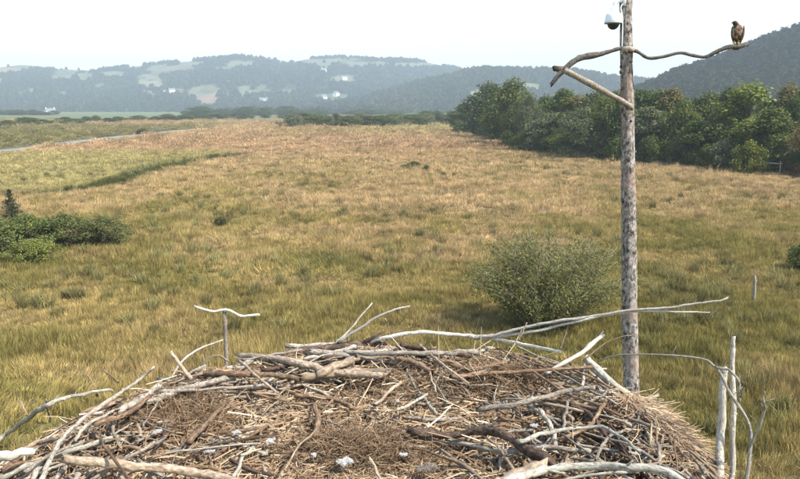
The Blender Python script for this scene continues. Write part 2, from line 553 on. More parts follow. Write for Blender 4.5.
def scatter(name, P, rot, scl, idx, tint, coll, label):
    me = bpy.data.meshes.new(name)
    me.vertices.add(len(P)); me.vertices.foreach_set('co', np.asarray(P, float).ravel())
    for nm, ty, key, dat in (('rot', 'FLOAT_VECTOR', 'vector', rot), ('scl', 'FLOAT_VECTOR', 'vector', scl), ('idx', 'INT', 'value', idx)):
        a = me.attributes.new(nm, ty, 'POINT'); a.data.foreach_set(key, np.asarray(dat).ravel())
    a = me.attributes.new('tint', 'FLOAT_COLOR', 'POINT')
    a.data.foreach_set('color', np.concatenate([tint, np.ones((len(P), 1))], 1).ravel())
    o = link(name, me)
    ng = bpy.data.node_groups.new(name + '_scatter', 'GeometryNodeTree')
    ng.interface.new_socket('Geometry', in_out='INPUT', socket_type='NodeSocketGeometry')
    ng.interface.new_socket('Geometry', in_out='OUTPUT', socket_type='NodeSocketGeometry')
    gi = ng.nodes.new('NodeGroupInput'); go = ng.nodes.new('NodeGroupOutput')
    ip = ng.nodes.new('GeometryNodeInstanceOnPoints')
    ci = ng.nodes.new('GeometryNodeCollectionInfo')
    ci.inputs['Collection'].default_value = coll
    ci.inputs['Separate Children'].default_value = True
    ci.inputs['Reset Children'].default_value = True
    ip.inputs['Pick Instance'].default_value = True
    def na(nm, ty):
        n = ng.nodes.new('GeometryNodeInputNamedAttribute'); n.data_type = ty; n.inputs[0].default_value = nm
        return n.outputs[0]
    L = ng.links.new
    L(gi.outputs[0], ip.inputs['Points']); L(ci.outputs[0], ip.inputs['Instance'])
    L(na('idx', 'INT'), ip.inputs['Instance Index'])
    L(na('rot', 'FLOAT_VECTOR'), ip.inputs['Rotation']); L(na('scl', 'FLOAT_VECTOR'), ip.inputs['Scale'])
    L(ip.outputs[0], go.inputs[0])
    md = o.modifiers.new('scatter', 'NODES'); md.node_group = ng
    tag(o, label, kind='stuff')
    return o

tufts = [tuft('grass_tuft_a', 90, 0.42, 0.75, 0.016, 0.35, 1), tuft('grass_tuft_b', 80, 0.36, 0.95, 0.014, 0.30, 2),
         tuft('grass_tuft_c', 110, 0.5, 0.55, 0.018, 0.6, 3), tuft('grass_tuft_d', 70, 0.3, 1.05, 0.018, 0.22, 4),
         tuft('grass_tuft_e', 120, 0.8, 0.8, 0.03, 0.45, 5), tuft('grass_tuft_f', 120, 1.0, 0.7, 0.05, 0.5, 6)]
tufts.append(tuft('rush_clump', 150, 0.24, 1.15, 0.020, 0.28, 9))
gcoll = hidden_coll('grass_tufts', tufts)

bands = [(-5, 18, 11.0, 0.8), (18, 34, 19.0, 0.70), (34, 55, 11.0, 0.82), (55, 90, 3.2, 1.2), (90, 150, 1.1, 1.5), (150, 260, 0.42, 1.9), (260, 480, 0.13, 2.4)]
PX, PY, PS, PI_ = [], [], [], []
for (y0, y1, dens, sc) in bands:
    mg, sl = 9.0, 0.95
    n = int((2 * sl * y1 + 2 * mg) * (y1 - y0) * dens)
    y = NP.uniform(y0, y1, n)
    x = NP.uniform(-1, 1, n) * (sl * y1 + mg)
    inside = np.abs(x) < sl * np.maximum(y, 0) + mg
    x, y = x[inside], y[inside]
    PX.append(x); PY.append(y); PS.append(np.full(len(y), sc))
    if y1 <= 90: PI_.append(NP.integers(0, 4, len(y)))
    elif y1 <= 150: PI_.append(NP.integers(0, 5, len(y)))
    else: PI_.append(NP.integers(4, 6, len(y)))
PX = np.concatenate(PX); PY = np.concatenate(PY); PS = np.concatenate(PS); PI_ = np.concatenate(PI_)
tc_, di_ = cover(PX, PY)
inriver = (PX < -78 - 1.5 * np.sin(PY * .21)) & (PX > -94.5) & (PY > 5) & (PY < 330)
sward = (PX < ditch_x(PY) - 1) & (PY > 72) & (PY < 140)
okm = ~inriver & ~(np.hypot(PX - 0.0, PY - 1.9) < 1.0)
hgt = 0.16 + 0.66 * fbm(PX / 2.6, PY / 2.6, 61, 3) ** 1.3
hgt = np.where(sward, 0.38, hgt) * np.where(di_ > 0.4, 1.25, 1.0)
jit = NP.uniform(0.66, 1.34, len(PX))
# tussock by tussock: some greener, some straw, some with dark rushes
kind = NP.uniform(0, 1, len(PX)) + 0.5 * (vnoise(PX / 1.7, PY / 1.7, 91) - 0.5)
tc_ = tc_ * jit[:, None] * np.array([.92, .875, .76])
tc_ = np.where((kind > 0.93)[:, None], tc_ * np.array([1.35, 1.32, 1.35]), tc_)
tc_ = np.where((kind < 0.06)[:, None], tc_ * np.array([0.45, 0.50, 0.48]), tc_)
P = np.stack([PX, PY, relief(PX, PY)], 1)[okm]
n = len(P)
rot = np.stack([NP.normal(0.0, 0.14, n), NP.normal(0.06, 0.14, n), NP.uniform(0, 6.283, n)], 1)
lodge = sstep(0.56, 0.68, fbm(P[:, 0] / 6.0, P[:, 1] / 6.0, 101, 3))
ldir = 6.283 * vnoise(P[:, 0] / 9.0, P[:, 1] / 9.0, 103)
yaw = rot[:, 2].copy()
rot[:, 0] += lodge * .75 * np.cos(ldir); rot[:, 1] += lodge * .75 * np.sin(ldir)
rot[:, 2] = np.where(lodge > .3, 0.3 * yaw, yaw)
sc_ = PS[okm] * NP.uniform(0.8, 1.25, n)
scl = np.stack([sc_, sc_, PS[okm] ** 0.35 * hgt[okm] * NP.uniform(0.8, 1.2, n)], 1)
idx_ = PI_[okm].copy(); tt_ = tc_[okm].copy()
rush = (NP.uniform(0, 1, n) < 0.04 * sstep(0.45, 0.7, fbm(P[:, 0] / 11.0, P[:, 1] / 11.0, 83, 3))) & (P[:, 1] < 110)
idx_[rush] = 6
scl[rush] = np.stack([NP.uniform(.8, 1.5, rush.sum())] * 2 + [NP.uniform(.35, .75, rush.sum())], 1)
tt_[rush] = np.array([0.185, 0.165, 0.07]) * NP.uniform(.7, 1.5, rush.sum())[:, None]
scatter('marsh_grass', P, rot, scl, idx_, tt_, gcoll, 'tall dry marsh grass and rushes covering the meadow')

# ------------------------------------------------------------------ hills
def far_tree(name, n, rx, rz, leaf, seed, flat=0.0):
    """a loose dome of leaf masses, base at z = 0"""
    g = np.random.default_rng(seed)
    d = g.normal(0, 1, (n, 3)); d /= np.linalg.norm(d, axis=1)[:, None]
    d[:, 2] = np.abs(d[:, 2]) * 1.0 - 0.15
    rr = g.uniform(0.72, 1.08, n) * (0.85 + 0.3 * vnoise(d[:, 0] * 2 + seed, d[:, 1] * 2 + d[:, 2] * 2))
    c = d * rr[:, None] * np.array([rx, rx, rz]) + np.array([0, 0, 0.15 * rz])
    nrm = d + g.normal(0, 0.45, (n, 3)); nrm /= np.linalg.norm(nrm, axis=1)[:, None]
    t = np.cross(nrm, g.normal(0, 1, (n, 3))); t /= np.linalg.norm(t, axis=1)[:, None]
    b_ = np.cross(nrm, t)
    s = leaf * g.uniform(0.6, 1.3, n)[:, None]
    V = np.stack([c - t * s, c - b_ * s * .7, c + t * s, c + b_ * s * .7], 1).reshape(-1, 3)
    F = np.arange(n * 4).reshape(n, 4)
    return arr_mesh(name, V, F, g.uniform(0, 1, n), M['fartree'])

fts = [bpy.data.objects.new('hill_tree_%s' % q, far_tree('hill_tree_%s' % q, 110, rx, rz, 0.34, k + 40)) for k, (q, rx, rz) in enumerate((('a', 1, 1.5), ('b', 1.1, 1.2), ('c', 0.8, 1.9)))]
fcoll = hidden_coll('hill_trees', fts)

def prof(tab):
    u = np.array([a for a, _ in tab], float); v = np.array([b for _, b in tab], float)
    return lambda q: np.interp(q, u, v)

CLEAR = []       # clearings given as (u, v, radius u, radius v, colour)
def hill(name, label, prof_t, Yr, Yf, Yb, nu, ny, forest, clear, seed, tree_h, dens, ucut=(-260, 1060), front=0.0, tint=(0.036, 0.050, 0.032)):
    """a range whose crest, seen from the nest, follows prof_t; Yr crest distance, Yf foot, Yb back"""
    g = np.random.default_rng(seed)
    us = np.linspace(ucut[0], ucut[1], nu)
    f = prof(prof_t)
    ts = np.linspace(0, 1, ny)
    U, T = np.meshgrid(us, ts, indexing='ij')
    crestY = Yr * (1 + 0.10 * (fbm(U / 170.0, U * 0 + seed, seed, 3) - 0.5))
    Yg = np.where(T < 0.72, Yf + (crestY - Yf) * (T / 0.72), crestY + (Yb - crestY) * ((T - 0.72) / 0.28))
    Xg = (U - 400) / FPX * Yg / CP
    Xg = (U - 400) / FPX / CP * (0.35 * crestY + 0.65 * Yg)
    # crest height
    H = np.maximum(HC + (HORIZON - f(U)) / FPX * crestY * 1.02 - tree_h * 0.9, 0.0)
    sh = np.where(T < 0.72, (T / 0.72), 1 - 0.8 * ((T - 0.72) / 0.28))
    sh = np.where(T < 0.72, 0.5 * sh + 0.5 * (sh * sh * (3 - 2 * sh)), sh)
    gul = fbm(Xg / 260.0, Yg / 420.0, seed + 5, 4) - 0.5
    Z = H * np.clip(sh + 0.55 * gul * sh * (1 - sh) * 2.2, 0, 1.0) - 3.0 * (1 - np.clip(T * 12, 0, 1))
    Z = Z + 6.0 * (fbm(Xg / 60.0, Yg / 60.0, seed + 9, 3) - 0.5) * np.clip(sh * 4, 0, 1)
    # land cover: wood or open pasture
    fm = fbm(Xg / 180.0, Yg / 260.0, seed + 20, 3)
    Vp = HORIZON - (Z - HC) / Yg * FPX
    up = 400 + Xg / Yg * FPX * CP
    wood = fm < forest(up, Vp)
    fieldc = vnoise(Xg / 90.0, Yg / 140.0, seed + 33)
    colr = mixn(np.broadcast_to(np.array([0.13, 0.165, 0.07]), U.shape + (3,)), np.array([0.24, 0.22, 0.13]), sstep(0.4, 0.6, fieldc))
    for (cu, cv, ru, rv, c_) in clear:
        ins = (np.abs(up - cu) / ru) ** 3 + (np.abs(Vp - cv) / rv) ** 3 < 1 + 2.2 * (fbm(Xg / 55.0, Yg / 55.0, seed + 70, 3) - 0.55)
        wood &= ~ins
        colr = np.where(ins[..., None], np.array(c_), colr)
    colr = np.where(wood[..., None], np.array(tint) * 0.8, colr * np.array([.68, .64, .66]))
    me = grid_mesh(name, Xg, Yg, Z, colr, M['hill'])
    o = link(name, me)
    tag(o, label, kind='structure')
    # woodland
    iu = g.uniform(0, nu - 1.001, dens); it = g.uniform(0, (ny - 1) * 0.82, dens)
    a, b2 = iu.astype(int), it.astype(int)
    fa, fb = iu - a, it - b2
    def smp(A): return (A[a, b2] * (1 - fa) * (1 - fb) + A[a + 1, b2] * fa * (1 - fb) + A[a, b2 + 1] * (1 - fa) * fb + A[a + 1, b2 + 1] * fa * fb)
    kw = wood[a, b2] | ((g.uniform(0, 1, dens) < 0.03))
    for (cu, cv, ru, rv, c_) in clear:
        kw &= ~(((np.abs(smp(up) - cu) / ru) ** 3 + (np.abs(smp(Vp) - cv) / rv) ** 3 < 1 + 2.2 * (fbm(smp(Xg) / 55.0, smp(Yg) / 55.0, seed + 70, 3) - 0.55)) & (g.uniform(0, 1, dens) < 0.94))
    x, y, z = smp(Xg)[kw], smp(Yg)[kw], smp(Z)[kw]
    n = len(x)
    s = tree_h * g.uniform(0.55, 1.0, n)
    tn = np.array(tint) * g.uniform(0.65, 1.5, n)[:, None] * mixn(np.ones((n, 3)), np.array([1.5, 1.2, 0.9]), (fbm(x / 120.0, y / 120.0, seed + 50, 3) > 0.55) * 0.7)
    w_ = s * 0.62
    scatter(name + '_woodland', np.stack([x, y, z - 0.5], 1), np.stack([x * 0, x * 0, g.uniform(0, 6.28, n)], 1), np.stack([w_, w_, s * 0.62], 1), g.integers(0, 3, n), tn, fcoll,
            {'far_hills': 'far woods covering the pale hazy hills', 'middle_hills': 'continuous woodland on the middle spur', 'wooded_hill': 'dense dark woods on the steep hill'}[name])
    return o, (Xg, Yg, Z, up, Vp)

PALE = (0.19, 0.195, 0.12); TAN = (0.27, 0.20, 0.135); GRN = (0.12, 0.15, 0.075)
clear_a = [(15, 72, 26, 3.4, (0.30, 0.26, 0.17)), (50, 68, 20, 2.6, PALE), (8, 82, 14, 3, PALE), (75, 79, 12, 3.5, PALE), (97, 78, 8, 4, PALE), (160, 82, 14, 6, (0.24, 0.24, 0.15)),
           (196, 67, 8, 6, PALE), (214, 97, 10, 11, TAN), (205, 92, 9, 5, PALE), (248, 66, 14, 3, PALE), (175, 70, 20, 2.5, PALE), (125, 76, 12, 3, (0.18, 0.20, 0.12)), (250, 92, 8, 5, (0.18, 0.2, 0.12)),
           (320, 64, 22, 2.5, PALE), (370, 66, 20, 2.5, PALE), (420, 67, 25, 2.2, PALE), (345, 80, 12, 3, (0.18, 0.2, 0.12)), (335, 98, 16, 4, GRN)] + [(q_.uniform(0, 330), q_.uniform(66, 96), q_.uniform(3, 9), q_.uniform(1.2, 3), q_.choice((PALE, GRN, GRN, (0.15, 0.16, 0.10)))) for q_ in [random.Random(8)] for _ in range(34)]
hA, dA = hill('far_hills', 'pale hazy hills with open pasture and woods across the valley',
     [(-260, 70), (-120, 62), (0, 72), (40, 65), (60, 67), (100, 71), (150, 66), (200, 62), (250, 57), (275, 59), (292, 64), (310, 60), (340, 58), (380, 60), (415, 61), (440, 66), (470, 72), (520, 80), (700, 84), (1060, 70)],
     2700, 1500, 3900, 420, 110, lambda u, v: 0.56 + 0.30 * sstep(72, 86, v) + 0.1 * sstep(250, 330, u), clear_a, 3, 12.0, 34000)
hB, dB = hill('middle_hills', 'blue-grey wooded spur descending to the valley floor',
     [(-260, 112), (280, 112), (330, 102), (365, 95), (400, 86), (440, 76), (480, 68), (520, 69), (570, 70), (600, 76), (640, 80), (700, 82), (800, 80), (1060, 75)],
     1700, 1150, 2400, 300, 80, lambda u, v: 0.70 + 0 * u, [(478, 96, 12, 5, (0.27, 0.28, 0.17)), (525, 88, 10, 3, (0.2, 0.22, 0.12))], 13, 11.0, 22000, ucut=(250, 1060))
hC, dC = hill('wooded_hill', 'steep dark wooded hill rising behind the marsh wood',
     [(520, 112), (570, 104), (610, 92), (640, 80), (660, 71), (700, 58), (740, 42), (770, 31), (800, 24), (860, 12), (950, 6), (1060, 20)],
     700, 420, 980, 260, 90, lambda u, v: 0.80 + 0 * u, [(790, 83, 22, 4, (0.24, 0.3, 0.14))], 23, 8.0, 20000, ucut=(520, 1060), tint=(0.019, 0.030, 0.021))

# ------------------------------------------------------------------ trees and shrubs
def leaf_cloud(name, lobes, n, leaf, seed, aspect=0.6, drop=0.0):
    """leaves spread through lobes (centre, radii); each leaf its own face"""
    g = np.random.default_rng(seed)
    C = np.array([l[0] for l in lobes], float); Rr = np.array([l[1] for l in lobes], float)
    wgt = (Rr[:, 0] * Rr[:, 2]); wgt /= wgt.sum()
    k = g.choice(len(lobes), n, p=wgt)
    d = g.normal(0, 1, (n, 3)); d /= np.linalg.norm(d, axis=1)[:, None]
    rad = g.uniform(0.35, 1.0, n) ** 0.55
    # clumps: push leaves in and out along a lumpy field
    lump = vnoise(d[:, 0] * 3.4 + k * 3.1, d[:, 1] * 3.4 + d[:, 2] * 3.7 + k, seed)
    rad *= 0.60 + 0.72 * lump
    c = C[k] + d * rad[:, None] * Rr[k]
    nrm = d * 0.7 + g.normal(0, 0.55, (n, 3)) + np.array([0, 0, 0.35]); nrm /= np.linalg.norm(nrm, axis=1)[:, None]
    t = np.cross(nrm, g.normal(0, 1, (n, 3))); t[:, 2] -= drop; t /= np.linalg.norm(t, axis=1)[:, None]
    b_ = np.cross(nrm, t); b_ /= np.linalg.norm(b_, axis=1)[:, None]
    s = leaf * g.uniform(0.55, 1.35, n)[:, None]
    V = np.stack([c - t * s, c - b_ * s * aspect, c + t * s, c + b_ * s * aspect], 1).reshape(-1, 3)
    V[:, 2] = np.maximum(V[:, 2], 0.02)
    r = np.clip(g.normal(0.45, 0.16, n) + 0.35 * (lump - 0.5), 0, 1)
    return arr_mesh(name, V, np.arange(n * 4).reshape(n, 4), r, M['leaf'])

def tree_proto(name, seed, h, w, nl, n, leaf, low=0.25, trunk=True, aspect=0.6, lr=(0.12, 0.23)):
    g = random.Random(seed)
    root = empty(name)
    lobes = []
    for i in range(nl):
        t = g.random()
        z = h * (low + (0.90 - low) * t)
        env = math.sin(math.pi * min(1, max(0.08, (t * 0.86 + 0.16)))) ** 0.7
        a = g.uniform(0, 6.283); r = w / 2 * env * math.sqrt(g.random()) * 0.85
        rr = w * g.uniform(*lr)
        lobes.append(((r * math.cos(a), r * math.sin(a), z), (rr, rr, rr * g.uniform(0.65, 0.95))))
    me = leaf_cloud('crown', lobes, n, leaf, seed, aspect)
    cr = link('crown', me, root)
    mb = MB()
    if trunk:
        top = Vector((g.uniform(-.3, .3), g.uniform(-.3, .3), h * 0.7))
        tube(mb, wiggle(resample([(0, 0, -0.3), (0.1, 0, h * .25), top], 8), 0.2, g), h * 0.022 + 0.06, 0.05, 7, 0.06, g)
        for l in lobes[::2]:
            c = Vector(l[0])
            st = Vector((0, 0, min(c.z * 0.55, h * .45)))
            tube(mb, wiggle(resample([st, st.lerp(c, .5) + Vector((0, 0, .3)), c], 6), 0.15, g), h * .008 + .02, .015, 5, .05, g)
    else:
        for l in lobes:
            c = Vector(l[0])
            st = Vector((g.uniform(-.12, .12) * w, g.uniform(-.12, .12) * w, -0.1))
            tube(mb, wiggle(resample([st, st.lerp(c, .55) + Vector((0, 0, .12 * h)), c + (c - st) * .12], 6), 0.08, g), .035, .008, 5, .05, g)
    mb.build('trunk' if trunk else 'stem', M['trunk'], root)
    return root

PROT = {}
PROT['oak'] = tree_proto('broadleaf_tree', 1, 10, 9.5, 34, 9000, 0.20, 0.16)
PROT['alder'] = tree_proto('broadleaf_tree', 2, 11, 7.0, 34, 8500, 0.19, 0.14)
PROT['willow'] = tree_proto('willow_tree', 3, 8, 8.5, 38, 9500, 0.17, 0.10, aspect=0.35)
PROT['tall'] = tree_proto('broadleaf_tree', 4, 13, 8.0, 40, 10000, 0.20, 0.12)
PROT['shrub'] = tree_proto('marsh_shrub', 5, 4, 5.5, 30, 5500, 0.13, 0.14, trunk=False)
PROT['shrubb'] = tree_proto('marsh_shrub', 6, 3, 4.2, 16, 5000, 0.11, 0.16, trunk=False, aspect=0.4)
PROT['bramble'] = tree_proto('bramble_bush', 8, 2.4, 4.2, 60, 12000, 0.060, 0.06, trunk=False, aspect=0.5, lr=(0.06, 0.13))
BASEH = {'bramble': 2.4, 'oak': 10, 'alder': 11, 'willow': 8, 'tall': 13, 'shrub': 4, 'shrubb': 3}
BASEW = {'bramble': 4.2, 'oak': 9.5, 'alder': 7.0, 'willow': 8.5, 'tall': 8.0, 'shrub': 5.5, 'shrubb': 4.2}
USED = set()
def plant(kind, X, Y, h, w, col, label, cat, group=None, rz=None, name=None):
    o = PROT[kind]
    if kind in USED:
        o = copy_tree(o)
    USED.add(kind)
    if name: o.name = name
    z = float(relief(np.array([X]), np.array([Y]))[0])
    o.location = (X, Y, z - 0.05)
    o.rotation_euler = (0, 0, RND.uniform(0, 6.28) if rz is None else rz)
    o.scale = (w / BASEW[kind], w / BASEW[kind], h / BASEH[kind])
    if Y > 260 and X < 60:
        o.rotation_euler = (0, 0, RND.uniform(-.3, .3)); o.scale = (o.scale[0] * RND.uniform(1.0, 2.3), o.scale[1], o.scale[2])
    for c in o.children:
        if c.name.startswith('crown'):
            c.color = (*col, 1)
    tag(o, label, cat, group)
    if group is None and 'group' in o: del o['group']
    return o

basD = prof([(440, 300), (455, 262), (480, 215), (520, 142), (560, 127), (600, 119), (640, 110), (700, 98), (740, 97), (800, 88), (900, 80)])
topV = prof([(440, 118), (455, 108), (470, 95), (485, 84), (505, 80), (523, 86), (532, 98), (545, 93), (560, 89), (600, 88), (640, 90), (660, 88), (690, 93), (712, 84), (735, 78), (755, 92), (775, 83), (800, 78), (900, 80)])
DG = (0.074, 0.098, 0.028); MG = (0.105, 0.128, 0.034); LG = (0.165, 0.195, 0.045); GG = (0.13, 0.145, 0.075); OG = (0.155, 0.135, 0.045)
def wood(u, dD, kind, wpx, col, label, cat='tree', frac=1.0, group=None, name=None):
    D = float(basD(u)) + dD
    h = (HC + (HORIZON - float(topV(u))) / FPX * D) * frac
    w = wpx * 1.45 / FPX * D
    return plant(kind, (u - 400) / FPX / CP * D, D, h, w, col, label, cat, group, name=name)

# the wood beyond the perch pole: named individuals first
wood(462, 0, 'alder', 24, DG, 'low dark tree at the far tip of the wood, jutting into the marsh', name='broadleaf_tree')
wood(487, 2, 'oak', 40, DG, 'big dark rounded tree near the far tip of the wood')
wood(508, 0, 'oak', 40, MG, 'broad flat-topped tree next to the big dark rounded tree at the tip')
wood(526, 2, 'willow', 24, GG, 'grey-green narrow tree beside the gap in the treeline', frac=0.93)
wood(578, -4, 'willow', 40, GG, 'pale grey-green willow in front of the wood behind the brace', frac=0.72)
wood(738, 3, 'tall', 52, LG, 'tallest bright green tree standing out from the dark wood')
wood(742, -6, 'shrub', 24, (0.15, 0.16, 0.03), 'small yellow-green bush at the foot of the bright tree', 'bush', frac=0.34)
wood(812, 0, 'willow', 46, (0.17, 0.105, 0.05), 'russet-green leafy bush beside the pale rail', 'bush', frac=0.62)
wg = 'trees of the marsh wood'
back = 'dark green tree in the back row of the marsh wood'
for k, u in enumerate((540, 556, 575, 594, 612, 630, 648, 664, 682, 700, 716, 752, 772, 792, 815, 840, 868)):
    back = '%s tree %s in the back row of the marsh wood' % (('dark green', 'mid-green', 'olive-brown tinged', 'dark green', 'mid-green')[k % 5], ('with a broad crown', 'with a narrow crown', 'with a tall crown')[k % 3])
    wood(u + RND.uniform(-4, 4), RND.uniform(12, 24), ('oak', 'alder', 'tall')[k % 3], RND.uniform(32, 46), (DG, MG, OG, DG, MG)[k % 5], back, group=wg, frac=RND.uniform(0.93, 1.04))
front = 'shady mid-green tree along the front of the marsh wood'
for k, u in enumerate((497, 518, 545, 560, 596, 615, 638, 655, 672, 690, 708, 724, 764, 786, 845, 880)):
    front = '%s %s along the front of the marsh wood' % (('mid-green', 'dark green', 'grey-green', 'dark green')[k % 4], ('narrow tree', 'loose feathery tree', 'broad rounded tree')[k % 3])
    wood(u + RND.uniform(-3, 3), RND.uniform(0, 7), ('alder', 'willow', 'oak')[k % 3], RND.uniform(30, 42), (MG, DG, GG, DG)[k % 4], front, group='front trees of the marsh wood', frac=RND.uniform(0.62, 0.9))
skirt = 'low dark shrub at the foot of the marsh wood'
for k, u in enumerate((470, 482, 494, 506, 520, 534, 548, 562, 590, 604, 618, 632, 646, 660, 674, 690, 704, 718, 730, 756, 774, 790)):
    skirt = '%s %s at the foot of the marsh wood' % (('dark green', 'mid-green', 'grey-green')[k % 3], ('low wide shrub', 'low dense shrub')[k % 2])
    wood(u + RND.uniform(-3, 3), RND.uniform(-3, 1), ('shrub', 'shrubb')[k % 2], RND.uniform(20, 30), (DG, MG, GG)[k % 3], skirt, 'bush', frac=RND.uniform(0.26, 0.42), group='shrubs along the wood edge')

# hedge across the marsh
for k in range(15):
    u = 294 + k * 11 + RND.uniform(-3, 3)
    D = 318 + RND.uniform(-8, 14) + max(0, u - 345) * 0.25
    plant(('shrub', 'willow', 'oak')[k % 3], (u - 400) / FPX / CP * D, D, RND.uniform(4.6, 6.4), RND.uniform(7, 11), (GG, (0.08, 0.085, 0.04), MG)[k % 3], 'grey-green bush of the hedge across the middle of the marsh', 'bush', 'hedge bushes across the marsh')
for k in range(18):
    u = 395 + k * 14 + RND.uniform(-4, 4)
    D = 400 + RND.uniform(-10, 30)
    plant(('alder', 'willow')[k % 2], (u - 400) / FPX / CP * D, D, RND.uniform(4.5, 7.5), RND.uniform(9, 13), (0.085, 0.115, 0.04), 'green tree in the low belt behind the hedge', 'tree', 'green belt behind the hedge')
# far hedgerows on the valley floor
fl = 'small dark hedgerow tree far out on the valley floor'
for k in range(46):
    t = k / 45
    u = -30 + 325 * t + RND.uniform(-5, 5)
    D = 270 + 330 * t + RND.uniform(-25, 40)
    plant(('shrub', 'oak', 'alder')[k % 3], (u - 400) / FPX / CP * D, D, RND.uniform(1.8, 4.8) * (0.75 + 0.5 * t), RND.uniform(4, 11), (DG, MG, (0.07, 0.08, 0.04))[k % 3], fl, 'tree', 'hedgerow trees on the valley floor')
for k in range(56):
    u = -30 + k * 7.8 + RND.uniform(-4, 4)
    if 70 < u < 190: continue
    D = RND.uniform(660, 800) + 3.0 * abs(u - 200) * 0.3
    plant(('oak', 'alder', 'tall')[k % 3], (u - 400) / FPX / CP * D, D, RND.uniform(5.0, 10) * (1.2 if 185 < u < 290 else 0.8), RND.uniform(12, 22), DG, 'tall dark tree in the belt below the far hills', 'tree', 'tree belt below the far hills')

# shrubs on the marsh near the nest
plant('bramble', *(lambda p: (p[0], p[1]))(ground_at(25, 40)), 2.35, 5.4, (0.124, 0.145, 0.046), 'leafy green bramble bush around the little conifer', 'bush', name='bramble_bush')
plant('bramble', *(lambda p: (p[0], p[1]))(ground_at(-18, 38)), 2.5, 5.0, (0.124, 0.139, 0.051), 'leafy bramble bush in front of the little conifer', 'bush', name='bramble_bush')
plant('bramble', *(lambda p: (p[0], p[1]))(ground_at(64, 41)), 2.3, 4.4, (0.124, 0.139, 0.051), 'round dark bramble between the conifer bush and the low bramble tip', 'bush', name='bramble_bush')
plant('bramble', *(lambda p: (p[0], p[1]))(ground_at(104, 41.5)), 2.0, 4.0, (0.132, 0.139, 0.055), 'low bramble at the grassy tip of the bramble patch', 'bush', name='bramble_bush')
plant('bramble', *(lambda p: (p[0], p[1]))(ground_at(32, 37)), 1.5, 3.6, (0.183, 0.198, 0.053), 'brightest green leafy clump in front of the bramble patch', 'bush', name='bramble_bush')
plant('bramble', *(lambda p: (p[0], p[1]))(ground_at(818, 36)), 1.9, 3.2, (0.088, 0.119, 0.037), 'green shrub in the meadow beside the grey stake', 'bush', name='marsh_shrub')
for (u, D, h, w, lab) in ((222, 50, 0.8, 1.3, 'small green bush alone in the straw-coloured meadow'), (404, 99, .8, 1.8, 'low dark sedge clump, smallest of the three in mid-meadow'), (414, 101, 1.1, 2.6, 'low dark sedge clump, widest of the three in mid-meadow'), (426, 96, .9, 1.6, 'low dark sedge clump, outermost of three in mid-meadow towards the wood'),
                     (150, 250, 2.2, 6, 'round bush alone before the far hedgerow'), (352, 290, 1.6, 2.4, 'tiny dark bush in front of the hedge')):
    plant('bramble', (u - 400) / FPX / CP * D, D, h, w, (0.10, 0.105, 0.04), lab, 'bush', name='marsh_shrub')

# grey willow thicket beyond the nest: upright stems and narrow leaves
def willow_thicket():
    g = random.Random(77)
    root = empty('willow_bush', (5.75, 26.5, 0))
    st = MB(); lobes = []
    for k in range(250):
        a = g.uniform(0, 6.283); sp = math.sqrt(g.random()) * (1.0 if g.random() < .9 else 1.10)
        b0 = Vector((0.9 * sp * math.cos(a), 0.7 * sp * math.sin(a), -0.1))
        H = (4.05 - 1.9 * sp ** 1.6) * g.uniform(0.66, 1.08) * (1 + .22 * mnoise.noise(Vector((math.cos(a) * 1.3, math.sin(a) * 1.3, sp * 2))) + .10 * math.cos(a - 2.2))
        H = min(H, 3.75 + g.uniform(-.3, .1))
        lop = 1 + .35 * mnoise.noise(Vector((math.cos(a) * 1.7, math.sin(a) * 1.7, 5)))
        e = Vector((3.3 * lop * sp * math.cos(a), 2.5 * lop * sp * math.sin(a), H))
        pts = wiggle(resample([b0, b0.lerp(e, .45) + Vector((0, 0, .22 * H)), e], 8), 0.14, g)
        tube(st, pts, 0.020, 0.005, 4, .05, g)
        for q in range(1, 8):
            lobes.append((tuple(pts[q] + Vector((g.uniform(-.2, .2), g.uniform(-.2, .2), g.uniform(-.15, .1)))), (0.26, 0.26, 0.34)))
        for j in range(2):
            p = pts[g.randint(3, 6)]
            tube(st, wiggle(resample([p, p + Vector((g.uniform(-.5, .5), g.uniform(-.5, .5), g.uniform(.2, .6)))], 4), .05, g), .009, .003, 3, .05, g)
    st.build('stem', simple_mat('willow_stem', (0.22, 0.195, 0.125), 0.8, .2, .4, 10.), root)
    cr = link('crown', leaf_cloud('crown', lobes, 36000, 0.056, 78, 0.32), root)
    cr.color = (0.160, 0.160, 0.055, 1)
    root.scale = (1.12, 1.1, 1.0)
    tag(root, 'spreading grey-green willow bush in the meadow behind the nest', 'bush')
    return root
willow_thicket()

